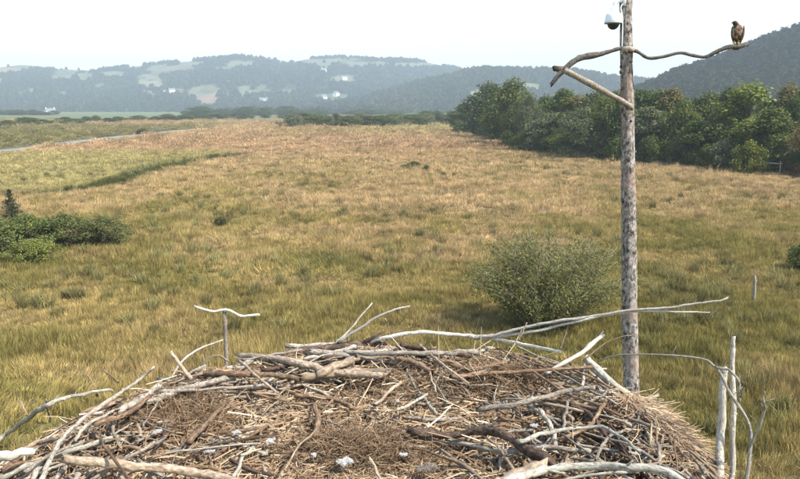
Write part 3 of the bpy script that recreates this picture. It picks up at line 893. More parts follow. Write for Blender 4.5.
# young conifer among the brambles
def conifer():
    g = random.Random(5)
    p = ground_at(14, 42)
    root = empty('young_conifer', (p.x, p.y, 0))
    mb = MB(); tube(mb, [(0, 0, -.1), (.02, 0, 1.4), (0, 0, 3.15)], .07, .012, 7, .03, g); mb.build('trunk', M['trunk'], root)
    tw = MB(); lobes = []
    for k in range(15):
        z = 0.3 + 2.75 * k / 14; L = 1.65 * (1 - z / 3.25)
        for j in range(8):
            a = 6.283 * j / 8 + k * .5 + g.uniform(-.2, .2); Lj = L * g.uniform(.8, 1.1)
            zj = z; z = zj + g.uniform(-.11, .11)
            e = Vector((Lj * math.cos(a), Lj * math.sin(a), z - .10 * Lj + .05))
            tube(tw, [(0, 0, z), Vector((e.x * .5, e.y * .5, z - .02)), e], .014, .004, 3, 0, g)
            for q in range(5):
                t = .25 + .75 * q / 4
                lobes.append(((e.x * t, e.y * t, z + (e.z - z) * t), (.04 + .15 * L * (1.2 - t), .04 + .15 * L * (1.2 - t), .07 + .05 * L)))
            z = zj
    tw.build('branch', M['trunk'], root)
    cr = link('crown', leaf_cloud('crown', lobes, 11000, 0.05, 9, 0.22), root); cr.color = (0.032, 0.055, 0.026, 1)
    root.scale = (1.15, 1.15, 1.14)
    tag(root, 'young dark conifer rising out of the bramble patch', 'conifer')
conifer()

# ------------------------------------------------------------------ farmhouses on the far slopes
M['render_white'] = simple_mat('white_render', (0.80, 0.79, 0.76), 0.8, .2, .06, 1.0)
M['slate'] = simple_mat('slate_roof', (0.16, 0.165, 0.18), 0.6, .3, .3, 2.0)
M['pane'] = simple_mat('window_glass', (0.03, 0.035, 0.04), 0.1, .5)
def house(u, v, data, w, d, h, rz, label, Yhint=None):
    w, d, h = w * 1.1, d * 1.1, h * 1.15
    if data is None:
        D = Yhint; x = (u - 400) / FPX / CP * D; z = 0.0; y = D
    else:
        Xg, Yg, Z, up, Vp = data
        dd = (up - u) ** 2 + (Vp - v) ** 2
        m_ = np.arange(dd.shape[1])[None, :] < dd.shape[1] * .7
        k = np.unravel_index(np.argmin(np.where(m_, dd, 1e9)), dd.shape)
        x, y, z = float(Xg[k]), float(Yg[k]), float(Z[k])
    root = empty('farmhouse', (x, y, z), rz + .75)
    mb = MB(); box(mb, (0, 0, h / 2 - 2), (w, d, h + 4)); 
    hw, hd, e = w / 2, d / 2, d * .42
    mb.add([Vector((-hw, -hd, h)), Vector((-hw, hd, h)), Vector((-hw, 0, h + e))], [(0, 2, 1)]); mb.add([Vector((hw, -hd, h)), Vector((hw, hd, h)), Vector((hw, 0, h + e))], [(0, 1, 2)])
    wall = mb.build('wall', M['render_white'], root, smooth=False)
    rf = MB()
    for s in (-1, 1):
        ang = math.atan2(e, hd)
        rot = Matrix.Rotation(-s * ang, 3, 'X')
        box(rf, (0, s * hd * .52, h + e * .5 + .15), (w + .8, math.hypot(hd, e) * 1.08, .25), rot)
    roof = rf.build('roof', M['slate'], root, smooth=False)
    for s in (-1, 1):
        c = MB(); box(c, (s * (hw - .7), 0, h + e + .5), (.9, .9, 2.0)); c.build('chimney', M['render_white'], roof, smooth=False)
    for f_ in (0.27, 0.72):
        for q in (-.34, 0, .34):
            c = MB(); box(c, (q * w, -hd - .02, h * f_), (1.4, .12, 1.5)); c.build('window', M['pane'], root, smooth=False)
    tag(root, label, 'house')
house(62, 119, None, 11, 6.5, 4.2, .1, 'white farmhouse on the valley floor below the dark slope', 930)
house(173, 94, dA, 13, 8, 6, .2, 'smaller white cottage of the pair left of the tan field')
house(182, 94, dA, 14, 8, 6, -.2, 'white cottage of the pair, next to the smaller cottage')
house(269, 104, dA, 20, 10, 7, .15, 'wide white farmhouse low on the far hill')
house(328, 100, dA, 15, 9, 6, .3, 'white house just below the long bright farm building')
house(338, 96, dA, 20, 9, 6, .5, 'long bright farm building on the far slope')
house(326, 73, dA, 16, 9, 6, .1, 'white house high up near the crest of the far hill')
house(347, 81, dA, 15, 9, 6, -.1, 'white house halfway up the far hill')

# ------------------------------------------------------------------ small posts in the field
def stake():
    p = ground_at(759, 29.5)
    root = empty('field_stake', (p.x, p.y, 0))
    mb = MB(); tube(mb, wiggle(resample([(0, 0, -.3), (.02, 0, .6), (-.02, 0, 1.25)], 8), .02), .075, .06, 8, .06); mb.build('post', M['greybark'], root)
    mb = MB(); tube(mb, resample([(0, 0, 1.0), (-.05, 0, 1.3), (-.03, .02, 1.7)], 6), .018, .006, 5); mb.build('twig', M['greybark'], root)
    tag(root, 'short grey stake standing alone in the rough grass', 'stake')
stake()
def rail():
    D = 90.0
    a = ground_at(752, D); b_ = ground_at(774, D - 1)
    root = empty('rail_fence', (a.x, a.y, 0))
    d = Vector((b_.x - a.x, b_.y - a.y, 0))
    for t in (0.05, 0.95):
        q = d * t
        mb = MB(); tube(mb, [q + Vector((0, 0, -.3)), q + Vector((0, 0, 1.75))], .09, .08, 7); mb.build('post', M['greybark'], root)
    mb = MB(); tube(mb, resample([Vector((0, -.1, 1.6)), d + Vector((0, -.1, 1.45))], 6), .10, .09, 7); mb.build('rail', M['greybark'], root)
    tag(root, 'single weathered rail on two posts at the edge of the wood', 'fence')
rail()

# ------------------------------------------------------------------ perch pole with branch, brace
def pole_mat():
    m, nt, out = new_mat('flaking_pole_bark')
    tc = nd(nt, 'ShaderNodeTexCoord')
    mp = nd(nt, 'ShaderNodeMapping'); mp.inputs['Scale'].default_value = (1, 1, 0.55)
    nt.links.new(tc.outputs['Object'], mp.inputs[0])
    v = nd(nt, 'ShaderNodeTexVoronoi', i_Scale=18.0); v.feature = 'DISTANCE_TO_EDGE'
    n1 = nd(nt, 'ShaderNodeTexNoise', i_Scale=18.0, i_Detail=5.0, i_Roughness=.7)
    n2 = nd(nt, 'ShaderNodeTexNoise', i_Scale=3.0, i_Detail=3.0)
    wv = mixc(nt, 0.35, mp.outputs[0], n1.outputs['Color'])
    nt.links.new(mp.outputs[0], n1.inputs['Vector']); nt.links.new(mp.outputs[0], n2.inputs['Vector']); nt.links.new(wv, v.inputs['Vector'])
    c = ramp(nt, n1.outputs[0], [(0.39, (0.04, 0.034, 0.028)), (0.455, (0.17, 0.145, 0.122)), (0.54, (0.29, 0.252, 0.222)), (0.63, (0.47, 0.43, 0.395))])
    e = ramp(nt, v.outputs['Distance'], [(0.0, (0.25, 0.22, 0.2)), (0.07, (1, 1, 1))])
    c = mixc(nt, 0.75, c, e, 'MULTIPLY')
    rp = ramp(nt, n2.outputs[0], [(0.52, (0, 0, 0)), (0.62, (1, 1, 1))])
    c = mixc(nt, rp, c, mixc(nt, 0.5, c, (0.30, 0.21, 0.165)))
    b = nd(nt, 'ShaderNodeBsdfPrincipled', i_Roughness=.9); b.inputs['Specular IOR Level'].default_value = .15
    nt.links.new(c, b.inputs['Base Color'])
    bp = nd(nt, 'ShaderNodeBump', i_Strength=0.9, i_Distance=0.03)
    nt.links.new(n1.outputs[0], bp.inputs['Height']); nt.links.new(bp.outputs[0], b.inputs['Normal'])
    nt.links.new(b.outputs[0], out.inputs[0])
    return m
M['pole'] = pole_mat()
PY_ = 13.0
pa, pb = at(625.5, 0, PY_), at(631.5, 395, PY_)
pdir = (pa - pb).normalized()
pbase = pb - pdir * (pb.z / pdir.z)
ptop = pa + pdir * 0.45
pole = empty('perch_pole', (pbase.x, pbase.y, 0))
g = random.Random(3)
mb = MB()
npz = 90
pts = [pbase.lerp(ptop, k / (npz - 1)) - Vector((pbase.x, pbase.y, 0)) for k in range(npz)]
pts[0].z -= 0.4
tube(mb, wiggle(pts, 0.02, g), 0.178, 0.104, 20, 0.04, g, broken=False)
trunk = mb.build('trunk', M['pole'], pole)
for k in range(22):
    t = g.uniform(0.28, 0.99); a = g.uniform(math.pi * 0.95, math.pi * 2.05)
    c = pts[0].lerp(pts[-1], t); rr = 0.178 + (0.104 - 0.178) * t
    d = Vector((math.cos(a), math.sin(a), g.uniform(.1, .4)))
    kb = MB(); s = g.uniform(.014, .034)
    tube(kb, [c + d * (rr - .03), c + d * (rr + .005), c + d * (rr + g.uniform(.012, .035))], s * 1.4, s * .7, 7, .15, g)
    kb.build('knot', M['dark'], trunk)
def PP(u, v, dy): return at(u, v, PY_ + dy) - Vector((pbase.x, pbase.y, 0))
px = PY_ / CP / FPX
pr = prof([(0, 2.2), (.10, 3.8), (.2, 4.2), (.3, 2.6), (.45, 2.2), (.6, 2.1), (.72, 2.1), (.85, 2.6), (.93, 3.4), (1, 2.6)])
fr = -0.15
bpts = [PP(551, 85, fr - .05), PP(558, 76, fr - .05), PP(567, 67, fr), PP(580, 58, fr), PP(598, 54.5, fr), PP(608, 52, fr), PP(618, 49, fr), PP(628, 48, fr), PP(638, 52, fr - .02), PP(648, 58, fr - .05),
        PP(662, 57, fr - .1), PP(680, 53, fr - .15), PP(693, 55.5, fr - .18), PP(705, 57, fr - .22), PP(716, 52, fr - .25), PP(727, 47.5, fr - .28), PP(738, 46.5, fr - .30), PP(746, 44.5, fr - .3)]
mb = MB(); tube(mb, resample(bpts, 70), px, px, 10, .10, g, rfun=lambda t: .72 * float(pr(t)))
M['oldbark'] = wood_mat('old_grey_bark', (0.03, 0.026, 0.022), (0.085, 0.072, 0.06), (0.20, 0.175, 0.15), 0.64)
perch = mb.build('perch_branch', M['oldbark'], pole)
mb = MB(); tube(mb, resample([PP(556, 68.5, fr - .02), PP(564, 70, fr)], 4), px * 2.4, px * 2.8, 8, .12, g); mb.build('stub', M['dark'], perch)
mb = MB(); tube(mb, resample([PP(566, 71, fr - .1), PP(600, 89, fr - .1), PP(632.5, 107.5, fr - .06)], 14), px * 3.0, px * 2.7, 10, .07, g)
mb.build('brace', M['greybark'], pole)
mb = MB(); tube(mb, [PP(622, 49.5, fr - .02), PP(629, 48.5, fr - .06), PP(636, 50.5, fr + .05)], px * 2.6, px * 2.4, 8, .05, g); mb.build('binding', M['bleached'], pole)
for (u_, v_) in ((629, 105.5), (568, 72), (627, 51)):
    bc = PP(u_, v_, fr - .16)
    mb = MB(); tube(mb, [bc, bc + Vector((0, .12, 0))], .017, .017, 6, 0, g, broken=False); mb.build('bolt', simple_mat('rusty_steel', (.16, .11, .08), .5, .4, .4, 60.), pole, smooth=False)
tag(pole, 'tall flaking-bark tree pole with a crooked perch branch and slanting brace', 'pole')

# dome camera on the pole
camt = at(613.5, 20, PY_ - .05)
droot = empty('dome_camera', camt)
M['plastic'] = simple_mat('white_plastic', (0.80, 0.80, 0.80), .35, .5)
M['domeglass'] = simple_mat('smoked_dome', (0.02, 0.022, 0.025), .08, .6)
def lathe(mb, prof_, n=24):
    V, F = [], []
    for (r, z) in prof_:
        for s in range(n):
            a = 2 * math.pi * s / n; V.append(Vector((r * math.cos(a), r * math.sin(a), z)))
    for i in range(len(prof_) - 1):
        for s in range(n):
            s2 = (s + 1) % n; F.append((i * n + s, i * n + s2, (i + 1) * n + s2, (i + 1) * n + s))
    F.append(tuple(reversed(range(n)))); F.append(tuple((len(prof_) - 1) * n + s for s in range(n)))
    mb.add(V, F)
mb = MB(); lathe(mb, [(.118, -.062), (.152, -.055), (.155, -.02), (.150, .02), (.145, .06), (.130, .10), (.10, .125), (.05, .14), (.05, .235)]); mb.build('housing', M['plastic'], droot)
mb = MB(); lathe(mb, [(.157, -.064), (.160, -.060), (.160, -.045), (.157, -.043)]); mb.build('rim', simple_mat('grey_plastic', (.35, .37, .38), .5), droot)
mb = MB(); lathe(mb, [(.006, -.170)] + [(.105 * math.sin(a), -.065 - .105 * math.cos(a)) for a in (.25, .5, .75, 1.0, 1.25, 1.5)] + [(.105, -.06)]); mb.build('dome', M['domeglass'], droot)
mb = MB(); tube(mb, resample([(0, 0, .22), (.02, 0, .29), (.09, 0, .33), (.17, 0, .33)], 12), .035, .035, 10, 0, g, broken=False); box(mb, (.165, -.0, .33), (.035, .14, .18)); mb.build('bracket', M['plastic'], droot)
mb = MB(); tube(mb, resample([(.14, -.05, .28), (.10, -.06, .2), (.14, -.07, .02), (.155, -.07, -.35), (.16, -.07, -.6)], 14), .010, .010, 6, 0, g, broken=False); mb.build('cable', M['plastic'], droot)
tag(droot, 'white dome security camera fixed to the top of the bark pole', 'camera')

# ------------------------------------------------------------------ bird on the perch
def bird():
    foot = at(736, 46.2, PY_ + fr - .29) + Vector((0, 0, 2.6 * px))
    root = empty('bird_of_prey', foot, R(-30))
    root.scale = (1.0, 1.0, 0.88)
    fm, nt, out = new_mat('mottled_plumage')
    tc = nd(nt, 'ShaderNodeTexCoord')
    n1 = nd(nt, 'ShaderNodeTexNoise', i_Scale=26., i_Detail=3.); mp = nd(nt, 'ShaderNodeMapping'); mp.inputs['Scale'].default_value = (1, 1, .55)
    nt.links.new(tc.outputs['Object'], mp.inputs[0]); nt.links.new(mp.outputs[0], n1.inputs['Vector'])
    sx = nd(nt, 'ShaderNodeSeparateXYZ'); nt.links.new(tc.outputs['Object'], sx.inputs[0])
    breast = math_(nt, 'MULTIPLY_ADD', sx.outputs['Y'], -7.0); nt.nodes[-1].inputs[2].default_value = .05
    z = math_(nt, 'LESS_THAN', sx.outputs['Z'], .345)
    mk = math_(nt, 'MULTIPLY', breast, z)
    lo = ramp(nt, n1.outputs[0], [(.35, (.04, .024, .016)), (.65, (.10, .064, .042))])
    hi = ramp(nt, n1.outputs[0], [(.38, (.08, .045, .028)), (.52, (.30, .20, .115)), (.66, (.55, .43, .28))])
    b = nd(nt, 'ShaderNodeBsdfPrincipled', i_Roughness=.8); b.inputs['Specular IOR Level'].default_value = .15
    cl = nd(nt, 'ShaderNodeClamp'); nt.links.new(mk, cl.inputs[0])
    nt.links.new(mixc(nt, cl.outputs[0], lo, hi), b.inputs['Base Color']); nt.links.new(b.outputs[0], out.inputs[0])
    wing_m = simple_mat('brown_flight_feathers', (.085, .052, .034), .75, .15, .5, 22.)
    horn = simple_mat('dark_horn', (.03, .03, .03), .35); yel = simple_mat('yellow_skin', (.55, .36, .05), .5); eye_m = simple_mat('bird_eye', (.02, .012, .006), .08, .6)
    # body: rings from the legs up to the crown of the head; the bird looks to its right (picture left)
    rings = [(0, .045, .028, .03, .03), (0, .032, .055, .062, .058), (0, .012, .105, .083, .078), (0, -.003, .17, .095, .086), (0, -.006, .23, .097, .084), (0, .0, .285, .088, .075), (-.004, .005, .325, .068, .060),
             (-.020, -.004, .348, .056, .052), (-.034, -.014, .370, .050, .050), (-.044, -.022, .394, .046, .048), (-.048, -.024, .414, .036, .040), (-.048, -.024, .427, .018, .021)]
    V, F = [], []; n = 20
    for (cx, cy, cz, rx, ry) in rings:
        for s in range(n):
            a = 2 * math.pi * s / n; V.append(Vector((cx + rx * math.cos(a), cy + ry * math.sin(a), cz)))
    for i in range(len(rings) - 1):
        for s in range(n):
            s2 = (s + 1) % n; F.append((i * n + s, i * n + s2, (i + 1) * n + s2, (i + 1) * n + s))
    F.append(tuple(reversed(range(n)))); F.append(tuple((len(rings) - 1) * n + s for s in range(n)))
    mb = MB(); mb.add(V, F); mb.build('body', fm, root)
    for s in (-1, 1):
        mb = MB(); V, F = [], []
        for i in range(9):
            t = i / 8
            zc = .318 - .315 * t; wd = .075 * math.sin(math.pi * min(1, .18 + .78 * (1 - t) ** .8)) + .008; off = .084 + .016 * math.sin(math.pi * t) - .045 * t ** 2
            for j in range(5):
                q = j / 4 * 2 - 1
                V.append(Vector((s * (off + .012 * (1 - q * q)), .018 + .035 * t + q * wd, zc - .01 * q)))
        for i in range(8):
            for j in range(4): F.append((i * 5 + j, i * 5 + j + 1, i * 5 + 6 + j, i * 5 + 5 + j))
        mb.add(V, F); w_ = mb.build('wing', wing_m, root)
        so = w_.modifiers.new('thickness', 'SOLIDIFY'); so.thickness = .012
        mb = MB(); tube(mb, [(s * .035, .01, .075), (s * .035, 0, .035), (s * .035, -.006, .006)], .019, .009, 8, .04, g)
        for q in (-.5, 0, .5): tube(mb, [(s * .035, -.006, .010), (s * .035 + q * .03, -.034, .010), (s * .035 + q * .04, -.050, -.006)], .007, .004, 6, 0, g)
        tube(mb, [(s * .035, -.006, .010), (s * .035, .022, .008), (s * .035, .034, -.004)], .007, .004, 6, 0, g)
        mb.build('leg', yel, root)
    mb = MB()
    for q in range(5):
        a = (q - 2) * .10
        rot = Matrix.Rotation(a, 3, 'Y') @ Matrix.Rotation(-.42, 3, 'X')
        box(mb, Vector((math.sin(-a) * .06, .105 + .002 * q, -.03)), (.034, .006, .21), rot)
    mb.build('tail', wing_m, root, smooth=False)
    mb = MB(); tube(mb, resample([(-.078, -.046, .392), (-.094, -.056, .389), (-.104, -.062, .374)], 6), .014, .003, 8, 0, g, broken=False); mb.build('beak', horn, root)
    for (ex, ey) in ((-.056, -.066), (-.088, -.004)):
        mb = MB(); lathe(mb, [(.001, -.007), (.005, -.005), (.007, 0), (.005, .005), (.001, .007)], 10); mb.build('eye', eye_m, root, loc=(ex, ey, .400))
    tag(root, 'brown mottled bird of prey with a pale breast perched on the branch tip', 'bird')
bird()

# ------------------------------------------------------------------ slim T-shaped perch between nest and meadow
TY = 9.0
tb = at(226, 372, TY); tt = at(224.5, 311.5, TY)
td = (tt - tb).normalized(); t0 = tb - td * (tb.z / td.z)
troot = empty('t_perch', (t0.x, t0.y, 0)); off = Vector((t0.x, t0.y, 0)); tpx = TY / FPX
mb = MB(); tube(mb, wiggle([t0.lerp(tt, k / 24) - off - (Vector((0, 0, .4)) if k == 0 else Vector()) for k in range(25)], .015, g), tpx * 2.9, tpx * 2.0, 9, .05, g); mb.build('post', M['greybark'], troot)
mb = MB(); tube(mb, resample([at(u, v, TY - .03) - off for u, v in ((195, 306.5), (205, 309.5), (214, 311.5), (222, 310), (228, 310), (234, 312.5), (241, 316), (250, 315.5), (260, 314.5))], 30), tpx * 1.3, tpx * 1.35, 8, .10, g)
mb.build('crossbar', M['white'], troot)
tag(troot, 'slim post with a wavy pale crossbar, standing just beyond the nest', 'perch')

# ------------------------------------------------------------------ the nest
NC = Vector((-0.12, 1.9, 0)); NZ = HC - 1.055
radf = prof([(-180, 1.22), (-135, 1.2), (-90, 1.15), (-45, 1.15), (0, 1.10), (25, 1.16), (45, 1.27), (70, 1.20), (90, 1.15), (120, 1.13), (150, 1.16), (180, 1.22)])
def nest_h(x, y):
    dx, dy = x - NC.x, y - NC.y
    r = math.hypot(dx, dy); q = r / float(radf(math.degrees(math.atan2(dy, dx))))
    nz = mnoise.noise(Vector((x * 3.1, y * 3.1, 4.2))) * .035 + mnoise.noise(Vector((x * 9, y * 9, 1.2))) * .014
    if q < .62: h = -.075 + .045 * (q / .62) ** 2
    elif q < .86: h = -.03 + .035 * (q - .62) / .24
    else:
        e = (q - .86) / .14
        h = .005 - .10 * e ** 1.6 if e < 1 else -.095 - 1.6 * (q - 1)
    return NZ + h + nz
def nest_pt(u, v, off=0.0, Y=None):
    if Y is not None: return at(u, v, Y)
    x, y, z = ray(u, v)
    s = .9
    while s < 3.6:
        p = (x * s, y * s, HC + z * s)
        if p[2] < nest_h(p[0], p[1]) + off: return Vector(p)
        s += .004
    return at(u, v, 2.95)

nest = empty('bird_nest', (NC.x, NC.y, NZ - .55))
NO = Vector((NC.x, NC.y, NZ - .55))
# packed core
V, F = [], []; na_, nr_ = 128, 46
for i in range(nr_):
    q = i / (nr_ - 1)
    for s in range(na_):
        a = 2 * math.pi * s / na_; Rr = float(radf((math.degrees(a) + 180) % 360 - 180))
        qq = q * 1.12
        x, y = NC.x + math.cos(a) * Rr * qq, NC.y + math.sin(a) * Rr * qq
        h = nest_h(x, y) - .035 - .10 * float(sstep(.66, .8, qq)) * float(sstep(-.45, .35, x) if x > -.8 else 1) - (.02 * mnoise.noise(Vector((x * 22, y * 22, 0))))
        V.append(Vector((x, y, h)) - NO)
for s in range(na_):
    a = 2 * math.pi * s / na_; Rr = float(radf((math.degrees(a) + 180) % 360 - 180))
    V.append(Vector((math.cos(a) * Rr * .95, math.sin(a) * Rr * .95, 0)))
for i in range(nr_):
    for s in range(na_):
        s2 = (s + 1) % na_; F.append((i * na_ + s, i * na_ + s2, (i + 1) * na_ + s2, (i + 1) * na_ + s))
F.append(tuple(nr_ * na_ + s for s in reversed(range(na_))))
F = [tuple(reversed(f)) for f in F]
mb = MB(); mb.add(V, F); mb.build('core', M['debris'], nest)

nstick = 0
def stick(pts, r0, r1, mat, sides=8, rough=.09, wig=.006, twigs=0, rfun=None, n=None):
    global nstick
    P = resample(pts, n or max(10, int(6 + 34 * sum((Vector(pts[i + 1]) - Vector(pts[i])).length for i in range(len(pts) - 1)))))
    kk = RND.uniform(0, 50)
    P = [p - NO + Vector((mnoise.noise(p * 31 + Vector((kk, 0, 0))), mnoise.noise(p * 31 + Vector((0, kk, 0))), mnoise.noise(p * 31 + Vector((0, 0, kk))))) * max(r0, r1) * .38 for p in wiggle(P, wig, RND)]
    if rfun is None: rfun = lambda t: 1 + .12 * mnoise.noise(Vector((t * len(P) * .45, kk, 0))) + .5 * max(0, mnoise.noise(Vector((t * len(P) * .9, kk, 7))) - .25)
    mb = MB(); tube(mb, P, r0, r1, sides, rough, RND, rfun)
    for k in range(twigs):
        t = RND.uniform(.15, .9); i = int(t * (len(P) - 2)); d = (P[i + 1] - P[i]).normalized()
        sd = Vector((RND.uniform(-1, 1), RND.uniform(-1, 1), RND.uniform(-.1, .8))).normalized()
        rr = r0 + (r1 - r0) * t
        tube(mb, wiggle(resample([P[i], P[i] + (d * .7 + sd) * RND.uniform(1.5, 5) * rr], 3), .002), rr * .45, rr * .25, 5, .1, RND)
    nstick += 1
    return mb.build('stick', M[mat], nest)

def fpx(u, v, off, Y=None):
    p = nest_pt(u, v, off, Y)
    return p, (p.y * CP - (p.z - HC) * SP) / FPX
def feat(pp, r0, r1, mat, off=.02, Y=None, twigs=0, wig=.004, rfun=None, sides=9, rough=.11):
    Q = []
    for k, p in enumerate(pp):
        Q.append(fpx(p[0], p[1], off, p[2] if len(p) > 2 else (None if Y is None else Y)))
    return stick([q[0] for q in Q], .75 * r0 * Q[0][1], .75 * r1 * Q[-1][1], mat, sides, rough, wig, twigs, rfun)

# sticks that stand out in the photograph (picture column, row [, distance]); radii in pixels of the photograph
feat([(268, 360, 2.92), (300, 352, 2.94), (335, 347, 2.95), (388, 341, 2.97)], 6, 5.5, 'dark', twigs=3)
feat([(286, 346, 3.0), (315, 345, 3.0), (345, 344, 3.0)], 3, 2.5, 'bleached')
feat([(240, 356), (290, 361), (330, 371), (384, 376)], 5, 4.5, 'tan', .05, twigs=2)
feat([(318, 374), (345, 363), (356, 358)], 6, 4.5, 'tan', .06)
feat([(300, 378), (350, 372), (392, 372)], 5, 5, 'tan', .04)
feat([(395, 357), (415, 363), (432, 372)], 4, 3.5, 'brown', .04)
feat([(372, 341, 2.95), (410, 333.5, 2.9), (455, 334, 2.85), (500, 340, 2.8), (560, 352, 2.75)], 2.8, 2.0, 'white')
feat([(470, 336.5, 2.82), (505, 332, 2.78), (560, 321, 2.72), (620, 312, 2.66), (680, 305, 2.6), (728, 298, 2.56)], 2.6, 1.1, 'white', wig=.012)
feat([(476, 339, 2.83), (540, 330.5, 2.74), (600, 316, 2.68), (640, 310.5, 2.64), (680, 310.5, 2.6), (710, 311.5, 2.58)], 2.1, 1.0, 'white', wig=.012)
feat([(336, 343, 2.95), (350, 329, 2.97), (372, 303, 3.0)], 1.6, .8, 'white')
feat([(338, 342, 2.95), (365, 325, 2.93), (388, 312, 2.92), (410, 306, 2.92)], 2.2, 1.0, 'white')
feat([(385, 318, 2.95), (389, 328, 2.95), (388, 340, 2.95)], .9, .7, 'tan')
feat([(168, 382, 2.6), (185, 358, 2.65), (205, 346, 2.7), (223, 340, 2.72)], 1.5, .9, 'white', wig=.004)
feat([(203, 366, 2.72), (208, 357, 2.74), (220, 356, 2.76), (229, 362, 2.75)], 1.6, 1.2, 'tan')
feat([(228, 369, 2.75), (240, 366, 2.78), (250, 361, 2.8)], 4.0, 3.0, 'white')
feat([(171, 351, 2.62), (180, 364, 2.58), (195, 384, 2.5)], 2.0, 2.8, 'tan')
feat([(38, 484), (62, 440), (108, 402), (138, 380, 2.55), (155, 367, 2.58)], 3.6, 1.6, 'bleached', .09, twigs=5, wig=.010)
feat([(-8, 446), (14, 428), (42, 408, 2.32), (62, 399, 2.36), (85, 395, 2.42), (112, 391, 2.48)], 3.2, 1.6, 'lichen', .05, twigs=3, wig=.01)
feat([(20, 401, 2.4), (27, 415, 2.36)], 1.2, 1.2, 'tan')
feat([(46, 400, 2.36), (50, 422)], 1.4, 1.2, 'bleached')
feat([(86, 374, 2.5), (94, 384, 2.48), (97, 396, 2.46)], 1.0, 1.4, 'brown', twigs=2)
feat([(103, 369, 2.55), (118, 382, 2.5)], 1.2, 1.4, 'brown')
feat([(62, 458), (110, 464), (165, 468), (215, 476), (262, 490)], 6.2, 6.0, 'tan', .07, wig=.006)
feat([(-12, 458), (14, 454), (38, 450)], 6.5, 4.5, 'white', .06)
feat([(102, 442), (118, 464), (136, 488)], 2.1, 1.9, 'brown', .11)
feat([(24, 472), (50, 455), (84, 442)], 2.6, 2.2, 'greybark', .06)
feat([(2, 470), (28, 462), (55, 461)], 3.2, 2.4, 'brown', .03)
feat([(30, 490), (36, 470), (40, 462)], 4.5, 3.8, 'bleached', .03); feat([(70, 492), (76, 478), (80, 472)], 4.2, 3.6, 'bleached', .03)
feat([(50, 492), (58, 474), (66, 466)], 3.5, 3.0, 'greybark', .02)
feat([(75, 440), (88, 424), (120, 408)], 2.4, 1.8, 'bleached', .05, twigs=2)
feat([(118, 412), (140, 400), (160, 386)], 4.5, 4.0, 'greybark', .05)
feat([(95, 424), (130, 412), (150, 396)], 3.6, 2.6, 'brown', .06)
feat([(160, 391), (205, 389.5), (262, 385)], 2.2, 1.6, 'bleached', .06)
feat([(148, 402), (190, 388), (232, 377)], 4.6, 4.0, 'greybark', .05)
feat([(180, 373, 2.68), (225, 374), (268, 375), (300, 379)], 4.0, 3.4, 'brown', .06)
feat([(238, 360, 2.75), (258, 377), (278, 393)], 1.8, 1.6, 'tan', .09)
feat([(190, 440), (205, 425), (226, 403)], 4.4, 3.0, 'brown', .05)
feat([(138, 424), (141, 436)], 2.4, 2.2, 'tan', .05)
feat([(408, 429), (440, 434), (478, 431), (506, 437), (532, 452), (556, 466)], 5.4, 7.2, 'dark', .06, twigs=5, wig=.014, rfun=lambda t: 1 + .35 * math.sin(t * 17) * .6)
feat([(375, 405), (388, 393), (401, 382)], 2.2, 2.0, 'tan', .07)
feat([(396, 410), (412, 403), (428, 394)], 2.0, 1.8, 'bleached', .06)
feat([(370, 458), (376, 470), (384, 490)], 2.1, 2.2, 'tan', .08)
feat([(452, 377), (490, 373), (530, 371), (592, 367)], 3.0, 2.0, 'brown', .06, twigs=2)
feat([(440, 360), (470, 368), (505, 362)], 4.2, 3.2, 'brown', .04)
feat([(478, 410), (520, 404), (556, 394), (594, 388)], 3.8, 3.0, 'greybark', .07, wig=.008)
feat([(545, 374, 2.6), (566, 361, 2.62), (585, 350, 2.66), (604, 334, 2.7)], 2.6, 3.0, 'white', wig=.004)
feat([(583, 361, 2.6), (610, 340, 2.62), (634, 335, 2.6)], .9, .6, 'tan')
feat([(519, 340, 2.7), (527, 322, 2.72)], 1.0, .7, 'tan'); feat([(560, 350, 2.7), (568, 326, 2.72)], 1.0, .8, 'tan')
feat([(586, 359, 2.62), (606, 377, 2.55), (630, 396, 2.5), (655, 412, 2.45)], 4.6, 5.0, 'lichen', twigs=2, wig=.006)
feat([(636, 404, 2.46), (648, 399, 2.5), (658, 395, 2.53)], 2.6, 2.2, 'bleached')
feat([(598, 390, 2.5), (620, 398, 2.42), (634, 420, 2.36), (647, 462, 2.22)], 3.0, 2.2, 'white', wig=.01)
feat([(500, 486), (535, 473), (570, 467), (620, 467), (660, 474), (700, 494)], 6.8, 5.0, 'lichen', .10, wig=.014, twigs=3)
feat([(478, 492), (512, 477), (548, 464)], 8.0, 7.2, 'tan', .07)
feat([(520, 441), (548, 433), (580, 427), (610, 430), (640, 452)], 3.0, 2.0, 'lichen', .10, wig=.008, twigs=3)
feat([(505, 452), (545, 447), (590, 452)], 3.6, 3.0, 'greybark', .04)
feat([(560, 440), (590, 425), (606, 400)], 3.0, 2.4, 'brown', .04)
feat([(570, 404), (590, 415), (606, 436)], 3.6, 3.2, 'dark', .03)
feat([(596, 460), (608, 438), (640, 425, 2.3)], 2.2, 1.8, 'greybark', .08)
feat([(540, 410), (552, 428), (556, 446)], 3.2, 3.0, 'bleached', .04)
feat([(655, 412, 2.42), (672, 436, 2.3), (690, 470, 2.18)], 3.0, 2.4, 'brown', .02)
feat([(430, 372), (436, 392)], 1.4, 1.2, 'tan', .09); feat([(418, 344, 2.9), (444, 365), (468, 383)], 1.7, 1.4, 'tan', .09)
feat([(296, 395), (330, 398), (352, 408)], 3.4, 3.0, 'brown', .03)
feat([(315, 436), (318, 420), (314, 405)], 3.8, 3.2, 'brown', .04)
feat([(284, 470), (298, 448), (318, 428)], 1.4, 1.0, 'tan', .05)
feat([(310, 352), (352, 354), (400, 350, 2.92)], 4.2, 3.8, 'greybark', .03, twigs=2)
feat([(400, 345, 2.92), (430, 350), (470, 356)], 4.0, 3.0, 'brown', .05)
NFEAT = nstick

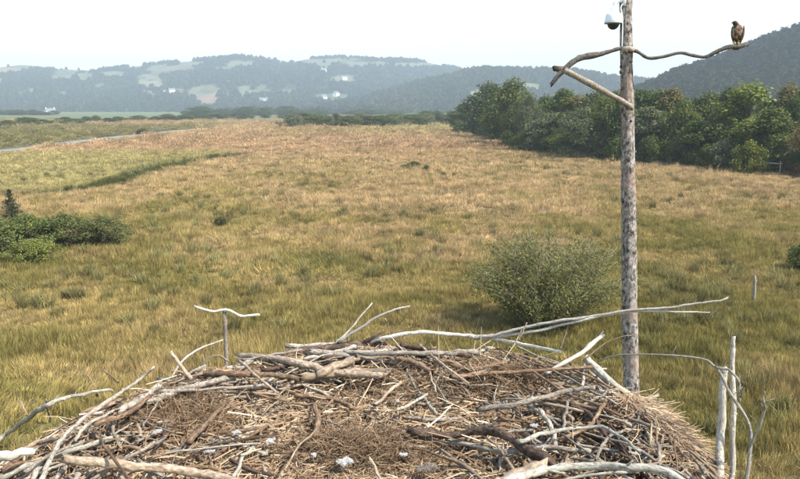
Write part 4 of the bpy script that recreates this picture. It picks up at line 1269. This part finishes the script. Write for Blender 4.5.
# more sticks woven round the rim and flanks
mats = ['bleached', 'tan', 'tan', 'greybark', 'greybark', 'brown', 'brown', 'dark', 'lichen']
def rim_stick(q, a, L, r, z_off, mat, tang):
    Rr = float(radf((math.degrees(a) + 180) % 360 - 180)) * q
    c = Vector((NC.x + math.cos(a) * Rr, NC.y + math.sin(a) * Rr, 0))
    hd = a + math.pi / 2 + tang
    d = Vector((math.cos(hd), math.sin(hd), 0))
    nrm = Vector((-d.y, d.x, 0))
    bend = RND.uniform(-.08, .08) * L
    P = []
    for t in (-.5, -.17, .17, .5):
        p = c + d * (L * t) + nrm * bend * (1 - 4 * t * t)
        P.append(p)
    za = max(nest_h(P[0].x, P[0].y), NZ - .40); zb = max(nest_h(P[3].x, P[3].y), NZ - .40); zm = max(nest_h(c.x, c.y), NZ - .42)
    for p, t in zip(P, (0, .33, .67, 1)):
        p.z = max(za + (zb - za) * t, zm - .02) * .5 + .5 * (za + (zb - za) * t) + z_off
    stick(P, r, r * RND.uniform(.45, .85), mat, 6, .13, .012 * L / .5, RND.choice((0, 1, 2, 3)))
while nstick < 298:
    a = R(RND.uniform(-38, 66)) if RND.random() < .48 else R(RND.uniform(66, 215))
    if RND.random() < .06: a = R(RND.uniform(215, 322))
    q = RND.choice((RND.uniform(.66, 1.0), RND.uniform(.8, 1.06), RND.uniform(.95, 1.10)))
    if RND.random() < .14 and not -.7 < a < 1.1: q = RND.uniform(.2, .66)
    if -.7 < a < 1.0 and RND.random() < .4: q = RND.uniform(.5, .85)
    L = RND.uniform(.22, .75) * (1 if q > .7 else .5)
    rim_stick(q, a, L, RND.uniform(.004, .0115) * (1 if q > .6 else .6), RND.choice((RND.uniform(-.02, .045), RND.uniform(-.09, .0))) if q < .98 else RND.uniform(-.12, .03), RND.choice(mats), RND.gauss(0, .55 if a > 1.1 else .85))

# finer twigs, straw, rootlets (uncountable)
def small_sticks(mat, n, seed, r_lo, r_hi):
    g_ = random.Random(seed); mb = MB()
    for k in range(n):
        a = R(g_.uniform(-38, 70)) if g_.random() < .45 else R(g_.uniform(70, 216))
        q = g_.uniform(.62, 1.09) if g_.random() < .72 else g_.uniform(.25, .65)
        Rr = float(radf((math.degrees(a) + 180) % 360 - 180)) * q
        c = Vector((NC.x + math.cos(a) * Rr, NC.y + math.sin(a) * Rr, 0))
        hd = a + math.pi / 2 + g_.gauss(0, .8); d = Vector((math.cos(hd), math.sin(hd), 0)); L = g_.uniform(.08, .36)
        e0, e1 = c - d * L / 2, c + d * L / 2
        e0.z = max(nest_h(e0.x, e0.y), NZ - .42); e1.z = max(nest_h(e1.x, e1.y), NZ - .42)
        zo = g_.uniform(-.10, .03); up = g_.choice((0, 0, 0, g_.uniform(-.05, .05)))
        e0.z += zo; e1.z += zo + up
        r = g_.uniform(r_lo, r_hi)
        m_ = e0.lerp(e1, g_.uniform(.35, .65)) + Vector((g_.gauss(0, .06) * L, g_.gauss(0, .06) * L, g_.gauss(0, .04) * L))
        tube(mb, [p - NO for p in wiggle(resample([e0, m_, e1], 7), .03 * L, g_)], r, r * g_.uniform(.4, .9), 5, .15, g_)
    o = mb.build('small_sticks', M[mat], nest); tag(o, kind='stuff')
for k, (mt, n_) in enumerate((('bleached', 230), ('tan', 260), ('greybark', 430), ('brown', 400), ('dark', 260), ('lichen', 120))):
    small_sticks(mt, n_, 500 + k, .0025, .0075)

def fibres(name, mat, n, qf, Lf, wf, rndf, up=0.25, lift=.02, where=None, ang=None, seed=1, segs=3, cull=True, pit0=0.0):
    g_ = random.Random(seed)
    V, F, rn = [], [], []
    for k in range(n):
        if where: cx, cy = where(g_)
        else:
            q = qf(g_); a = R(g_.uniform(-40, 220)) if g_.random() < .92 else g_.uniform(0, 6.283)
            Rr = float(radf((math.degrees(a) + 180) % 360 - 180)) * q
            cx, cy = NC.x + math.cos(a) * Rr, NC.y + math.sin(a) * Rr
        if cull and ((cx > .30 and g_.random() < min(.72, (cx - .30) * 2)) or (cx < -.8 and g_.random() < .6)): continue
        L = Lf(g_); w = wf(g_); hd = g_.uniform(0, 6.283) if ang is None else ang(g_, cx, cy)
        curl = g_.uniform(-1.2, 1.2); pit = abs(g_.gauss(0, up)) * (1 if g_.random() < .6 else -.35) + pit0
        p = Vector((cx, cy, max(nest_h(cx, cy), NZ - .45) - .025 + g_.uniform(-.008, lift)))
        rr = rndf(g_); b0 = len(V)
        for s in range(segs):
            d = Vector((math.cos(hd) * math.cos(pit), math.sin(hd) * math.cos(pit), math.sin(pit)))
            n_ = Vector((-math.sin(hd), math.cos(hd), 0)) * w * (.5 if s < segs - 1 else .2)
            V += [p - n_ - NO, p + Vector((0, 0, w * .6)) - NO, p + n_ - NO]
            p = p + d * (L / (segs - 1)); hd += curl / (segs - 1); pit -= g_.uniform(0, .5) / (segs - 1)
        for s in range(segs - 1):
            o = b0 + s * 3
            F += [(o, o + 1, o + 4, o + 3), (o + 1, o + 2, o + 5, o + 4)]; rn += [rr, rr]
    me = arr_mesh(name, [tuple(v) for v in V], F, rn, mat, True)
    o = link(name, me, nest); tag(o, kind='stuff')
    return o
fibres('twigs', M['fibre'], 4000, lambda g: g.uniform(.25, 1.10) ** .8, lambda g: g.uniform(.04, .15), lambda g: g.uniform(.003, .0075), lambda g: min(1, max(0, g.gauss(.5, .26))), .22, .035, seed=2)
fibres('lining', M['fibre'], 52000, lambda g: math.sqrt(g.uniform(0.0, 1.12)), lambda g: g.uniform(.012, .055), lambda g: g.uniform(.0015, .0036), lambda g: min(1, max(0, g.gauss(.58, .22))), .3, .02, seed=3)
fibres('straw', M['straw'], 700, lambda g: g.uniform(.3, 1.02), lambda g: g.uniform(.05, .18), lambda g: g.uniform(.002, .004), lambda g: g.random(), .25, .035, seed=4)
# fan of stiff pale straws on the far rim
pc = nest_pt(475, 362, .02)
fibres('straw_fan', M['straw'], 110, None, lambda g: g.uniform(.08, .20), lambda g: g.uniform(.003, .0055), lambda g: g.random(), .75, .03, where=lambda g: (pc.x + g.gauss(0, .12), pc.y + g.gauss(-.02, .06)), seed=5)
# matted rootlets
for k, (u, v, sx, sy, n_) in enumerate(((178, 412, .07, .06, 3000), (362, 440, .10, .05, 2600), (500, 372, .10, .04, 1500), (420, 385, .16, .08, 800))):
    pc2 = nest_pt(u, v, .03)
    fibres('rootlets', M['rootlet'], n_, None, lambda g: g.uniform(.03, .09), lambda g: g.uniform(.0014, .003), lambda g: g.random(), .55, .06, where=lambda g, c=pc2, a=sx, b=sy: (c.x + g.gauss(0, a), c.y + g.gauss(0, b)), seed=60 + k, cull=False)
# dry grass hanging down the flank on the pole side
pf0, pf1 = at(636, 408, 2.42), at(694, 470, 2.2)
def flank(g):
    t = g.random() ** .8; p = pf0.lerp(pf1, t)
    return p.x + g.gauss(-.02, .045), p.y + g.gauss(-.03, .06)
M['flank'] = fibre_mat('tan_dry_grass', [(0.0, (0.16, 0.10, 0.06)), (0.5, (0.33, 0.23, 0.145)), (1.0, (0.52, 0.40, 0.27))])
fibres('hanging_grass', M['flank'], 5200, None, lambda g: g.uniform(.04, .12), lambda g: g.uniform(.0016, .0032), lambda g: g.random(), .35, .07, where=flank, ang=lambda g, x, y: g.gauss(-.9, .8), seed=7, cull=False, pit0=-.45)
tag(nest, 'huge bird nest heaped with bleached sticks, twigs and dry grass', 'nest')

# platform under the nest
plat = empty('nest_platform', (NC.x, NC.y, 0))
zt = NZ - .55
mb = MB(); tube(mb, [(0, 0, -.5), (0, 0, 3), (0, 0, zt - .25)], .17, .14, 14, .02, g, broken=False); mb.build('post', M['greybark'], plat)
for k in range(7):
    mb = MB(); box(mb, (0, -.9 + .3 * k, zt - .03), (2.0, .24, .045)); mb.build('board', M['tan'], plat, smooth=False)
for s in (-1, 1):
    mb = MB(); box(mb, (s * .6, 0, zt - .13), (.10, 2.05, .14)); mb.build('bearer', M['tan'], plat, smooth=False)
    mb = MB(); tube(mb, [(s * .12, 0, zt - 1.1), (s * .6, 0, zt - .2)], .05, .05, 8, .03, g); mb.build('brace', M['greybark'], plat)
mb = MB(); box(mb, (0, 0, zt - .235), (1.4, .12, .06)); mb.build('cross_beam', M['tan'], plat, smooth=False)
tag(plat, 'wooden platform on a post carrying the nest', 'platform')

# ------------------------------------------------------------------ dead branches wedged upright beside the nest
def upright(name, paths, mat, label, k_=1.18):
    p0 = paths[0]
    b_ = at(p0[0][0][0], p0[0][0][1], p0[0][0][2])
    root = empty(name, b_)
    for k, (pts, r0, r1, nm, tw) in enumerate(paths):
        P = [at(*q) - b_ for q in pts]
        pxm = pts[0][2] / FPX
        mb = MB(); P = wiggle(resample(P, 30), .008, g); tube(mb, P, r0 * pxm * k_, r1 * pxm * k_, 9, .10, g)
        for j in range(tw):
            i = g.randint(6, 27); d = Vector((g.uniform(-1, 1), g.uniform(-.4, .4), g.uniform(.2, 1))).normalized()
            tube(mb, resample([P[i], P[i] + d * g.uniform(.012, .05)], 3), r1 * pxm * .7, r1 * pxm * .4, 5, .1, g)
        mb.build(nm, M[mat], root)
    tag(root, label, 'branch')
upright('dead_branch', [([(690, 560, 1.85), (716, 490, 2.02), (721, 430, 2.1), (724, 385, 2.12), (724, 368, 2.13)], 4.6, 3.2, 'stem', 0)], 'white', 'short thick bleached branch end standing beside the slim white stake')
upright('dead_branch', [([(702, 580, 1.9), (731, 490, 2.05), (732, 430, 2.1), (733, 370, 2.14), (733.5, 338, 2.16)], 3.3, 2.0, 'stem', 1)], 'white', 'slim white upright stake taller than its thick neighbour')
upright('dead_branch', [([(712, 575, 1.85), (744, 490, 1.98), (750, 448, 2.03), (748, 425, 2.05), (738, 405, 2.06), (728, 388, 2.08), (722, 375, 2.1), (712, 364, 2.12), (700, 358, 2.15), (660, 356, 2.22), (617, 355, 2.3), (598, 361, 2.34)], 2.6, .9, 'stem', 4),
                        ([(750, 447, 2.03), (758, 430, 2.0), (764, 410, 1.98), (763, 402, 1.97), (765, 392, 1.96)], 1.6, .9, 'side_shoot', 5),
                        ([(716, 367, 2.11), (728, 371, 2.08), (736, 378, 2.05), (740, 388, 2.04), (739, 402, 2.04)], 1.5, 1.0, 'side_shoot', 3)], 'lichen', 'thin lichened forked twig arching from the white stakes back to the nest', .95)

# ------------------------------------------------------------------ feathers and down on the nest
def down(u, v, w, h, label, mat='down', n=420, seed=1):
    p = nest_pt(u, v, .03); w *= .54; h *= .48
    g_ = random.Random(seed); pxm = p.y / FPX
    V, F, rn = [], [], []
    cs = [Vector((g_.gauss(0, .24) * w, g_.gauss(0, .40) * h, abs(g_.gauss(0, .10)) * h)) * pxm for _ in range(7)]
    for k in range(n * 4):
        c = g_.choice(cs) + Vector((g_.gauss(0, .10) * w, g_.gauss(0, .16) * h, g_.gauss(.04, .10) * h)) * pxm
        t = c + Vector((g_.gauss(0, 1), g_.gauss(0, 1), g_.gauss(.1, .35))).normalized() * g_.uniform(.08, .22) * w * pxm
        sd = Vector((g_.uniform(-1, 1), g_.uniform(-1, 1), g_.uniform(-1, 1))).normalized() * .0012
        b0 = len(V)
        V += [tuple(c - sd), tuple(c + sd), tuple(t + sd * .3), tuple(t - sd * .3)]; F.append((b0, b0 + 1, b0 + 2, b0 + 3)); rn.append(g_.random())
    o = link('down_feather', arr_mesh('down_feather', V, F, rn, M[mat]), None, p)
    tag(o, label, 'feather', 'feathers lying on the nest')
down(157, 432, 13, 9, 'small white down tuft beside the brown rootlet clump', seed=1)
down(208, 451, 17, 9, 'white down tuft nearest to the pale plank-like log', seed=2)
down(236, 433, 15, 9, 'bright white down tuft between two other tufts', seed=3)
down(269, 441, 15, 12, 'fluffy white down tuft in the hollow of the nest', seed=4)
down(347, 463, 24, 18, 'largest fluffy white down feather in the nest cup', n=800, seed=5)
down(314, 455, 9, 9, 'tiny white down wisp next to the largest down feather', n=200, seed=6)
down(404, 455, 14, 8, 'whitish down scrap beside the grey feather', n=220, seed=7)
down(398, 401, 8, 5, 'little white down speck under the rim sticks', n=200, seed=10)
down(428, 469, 34, 13, 'broad grey-brown feather lying flat on the nest', mat='feather', n=900, seed=8)
down(535, 426, 12, 8, 'white down tuft caught among grey sticks', n=260, seed=9)

# ------------------------------------------------------------------ haze over the valley
mb = MB(); box(mb, (0, 2130, 148), (11200, 4660, 304)); 
hz, nt, out = new_mat('valley_haze')
pv = nd(nt, 'ShaderNodeVolumePrincipled')
pv.inputs['Color'].default_value = (0.52, 0.60, 0.66, 1)
pv.inputs['Density'].default_value = 0.00036
pv.inputs['Anisotropy'].default_value = 0.1
nt.links.new(pv.outputs[0], out.inputs['Volume'])
haze = mb.build('haze', hz, smooth=False)
tag(haze, 'thin blue summer haze filling the valley', kind='stuff')
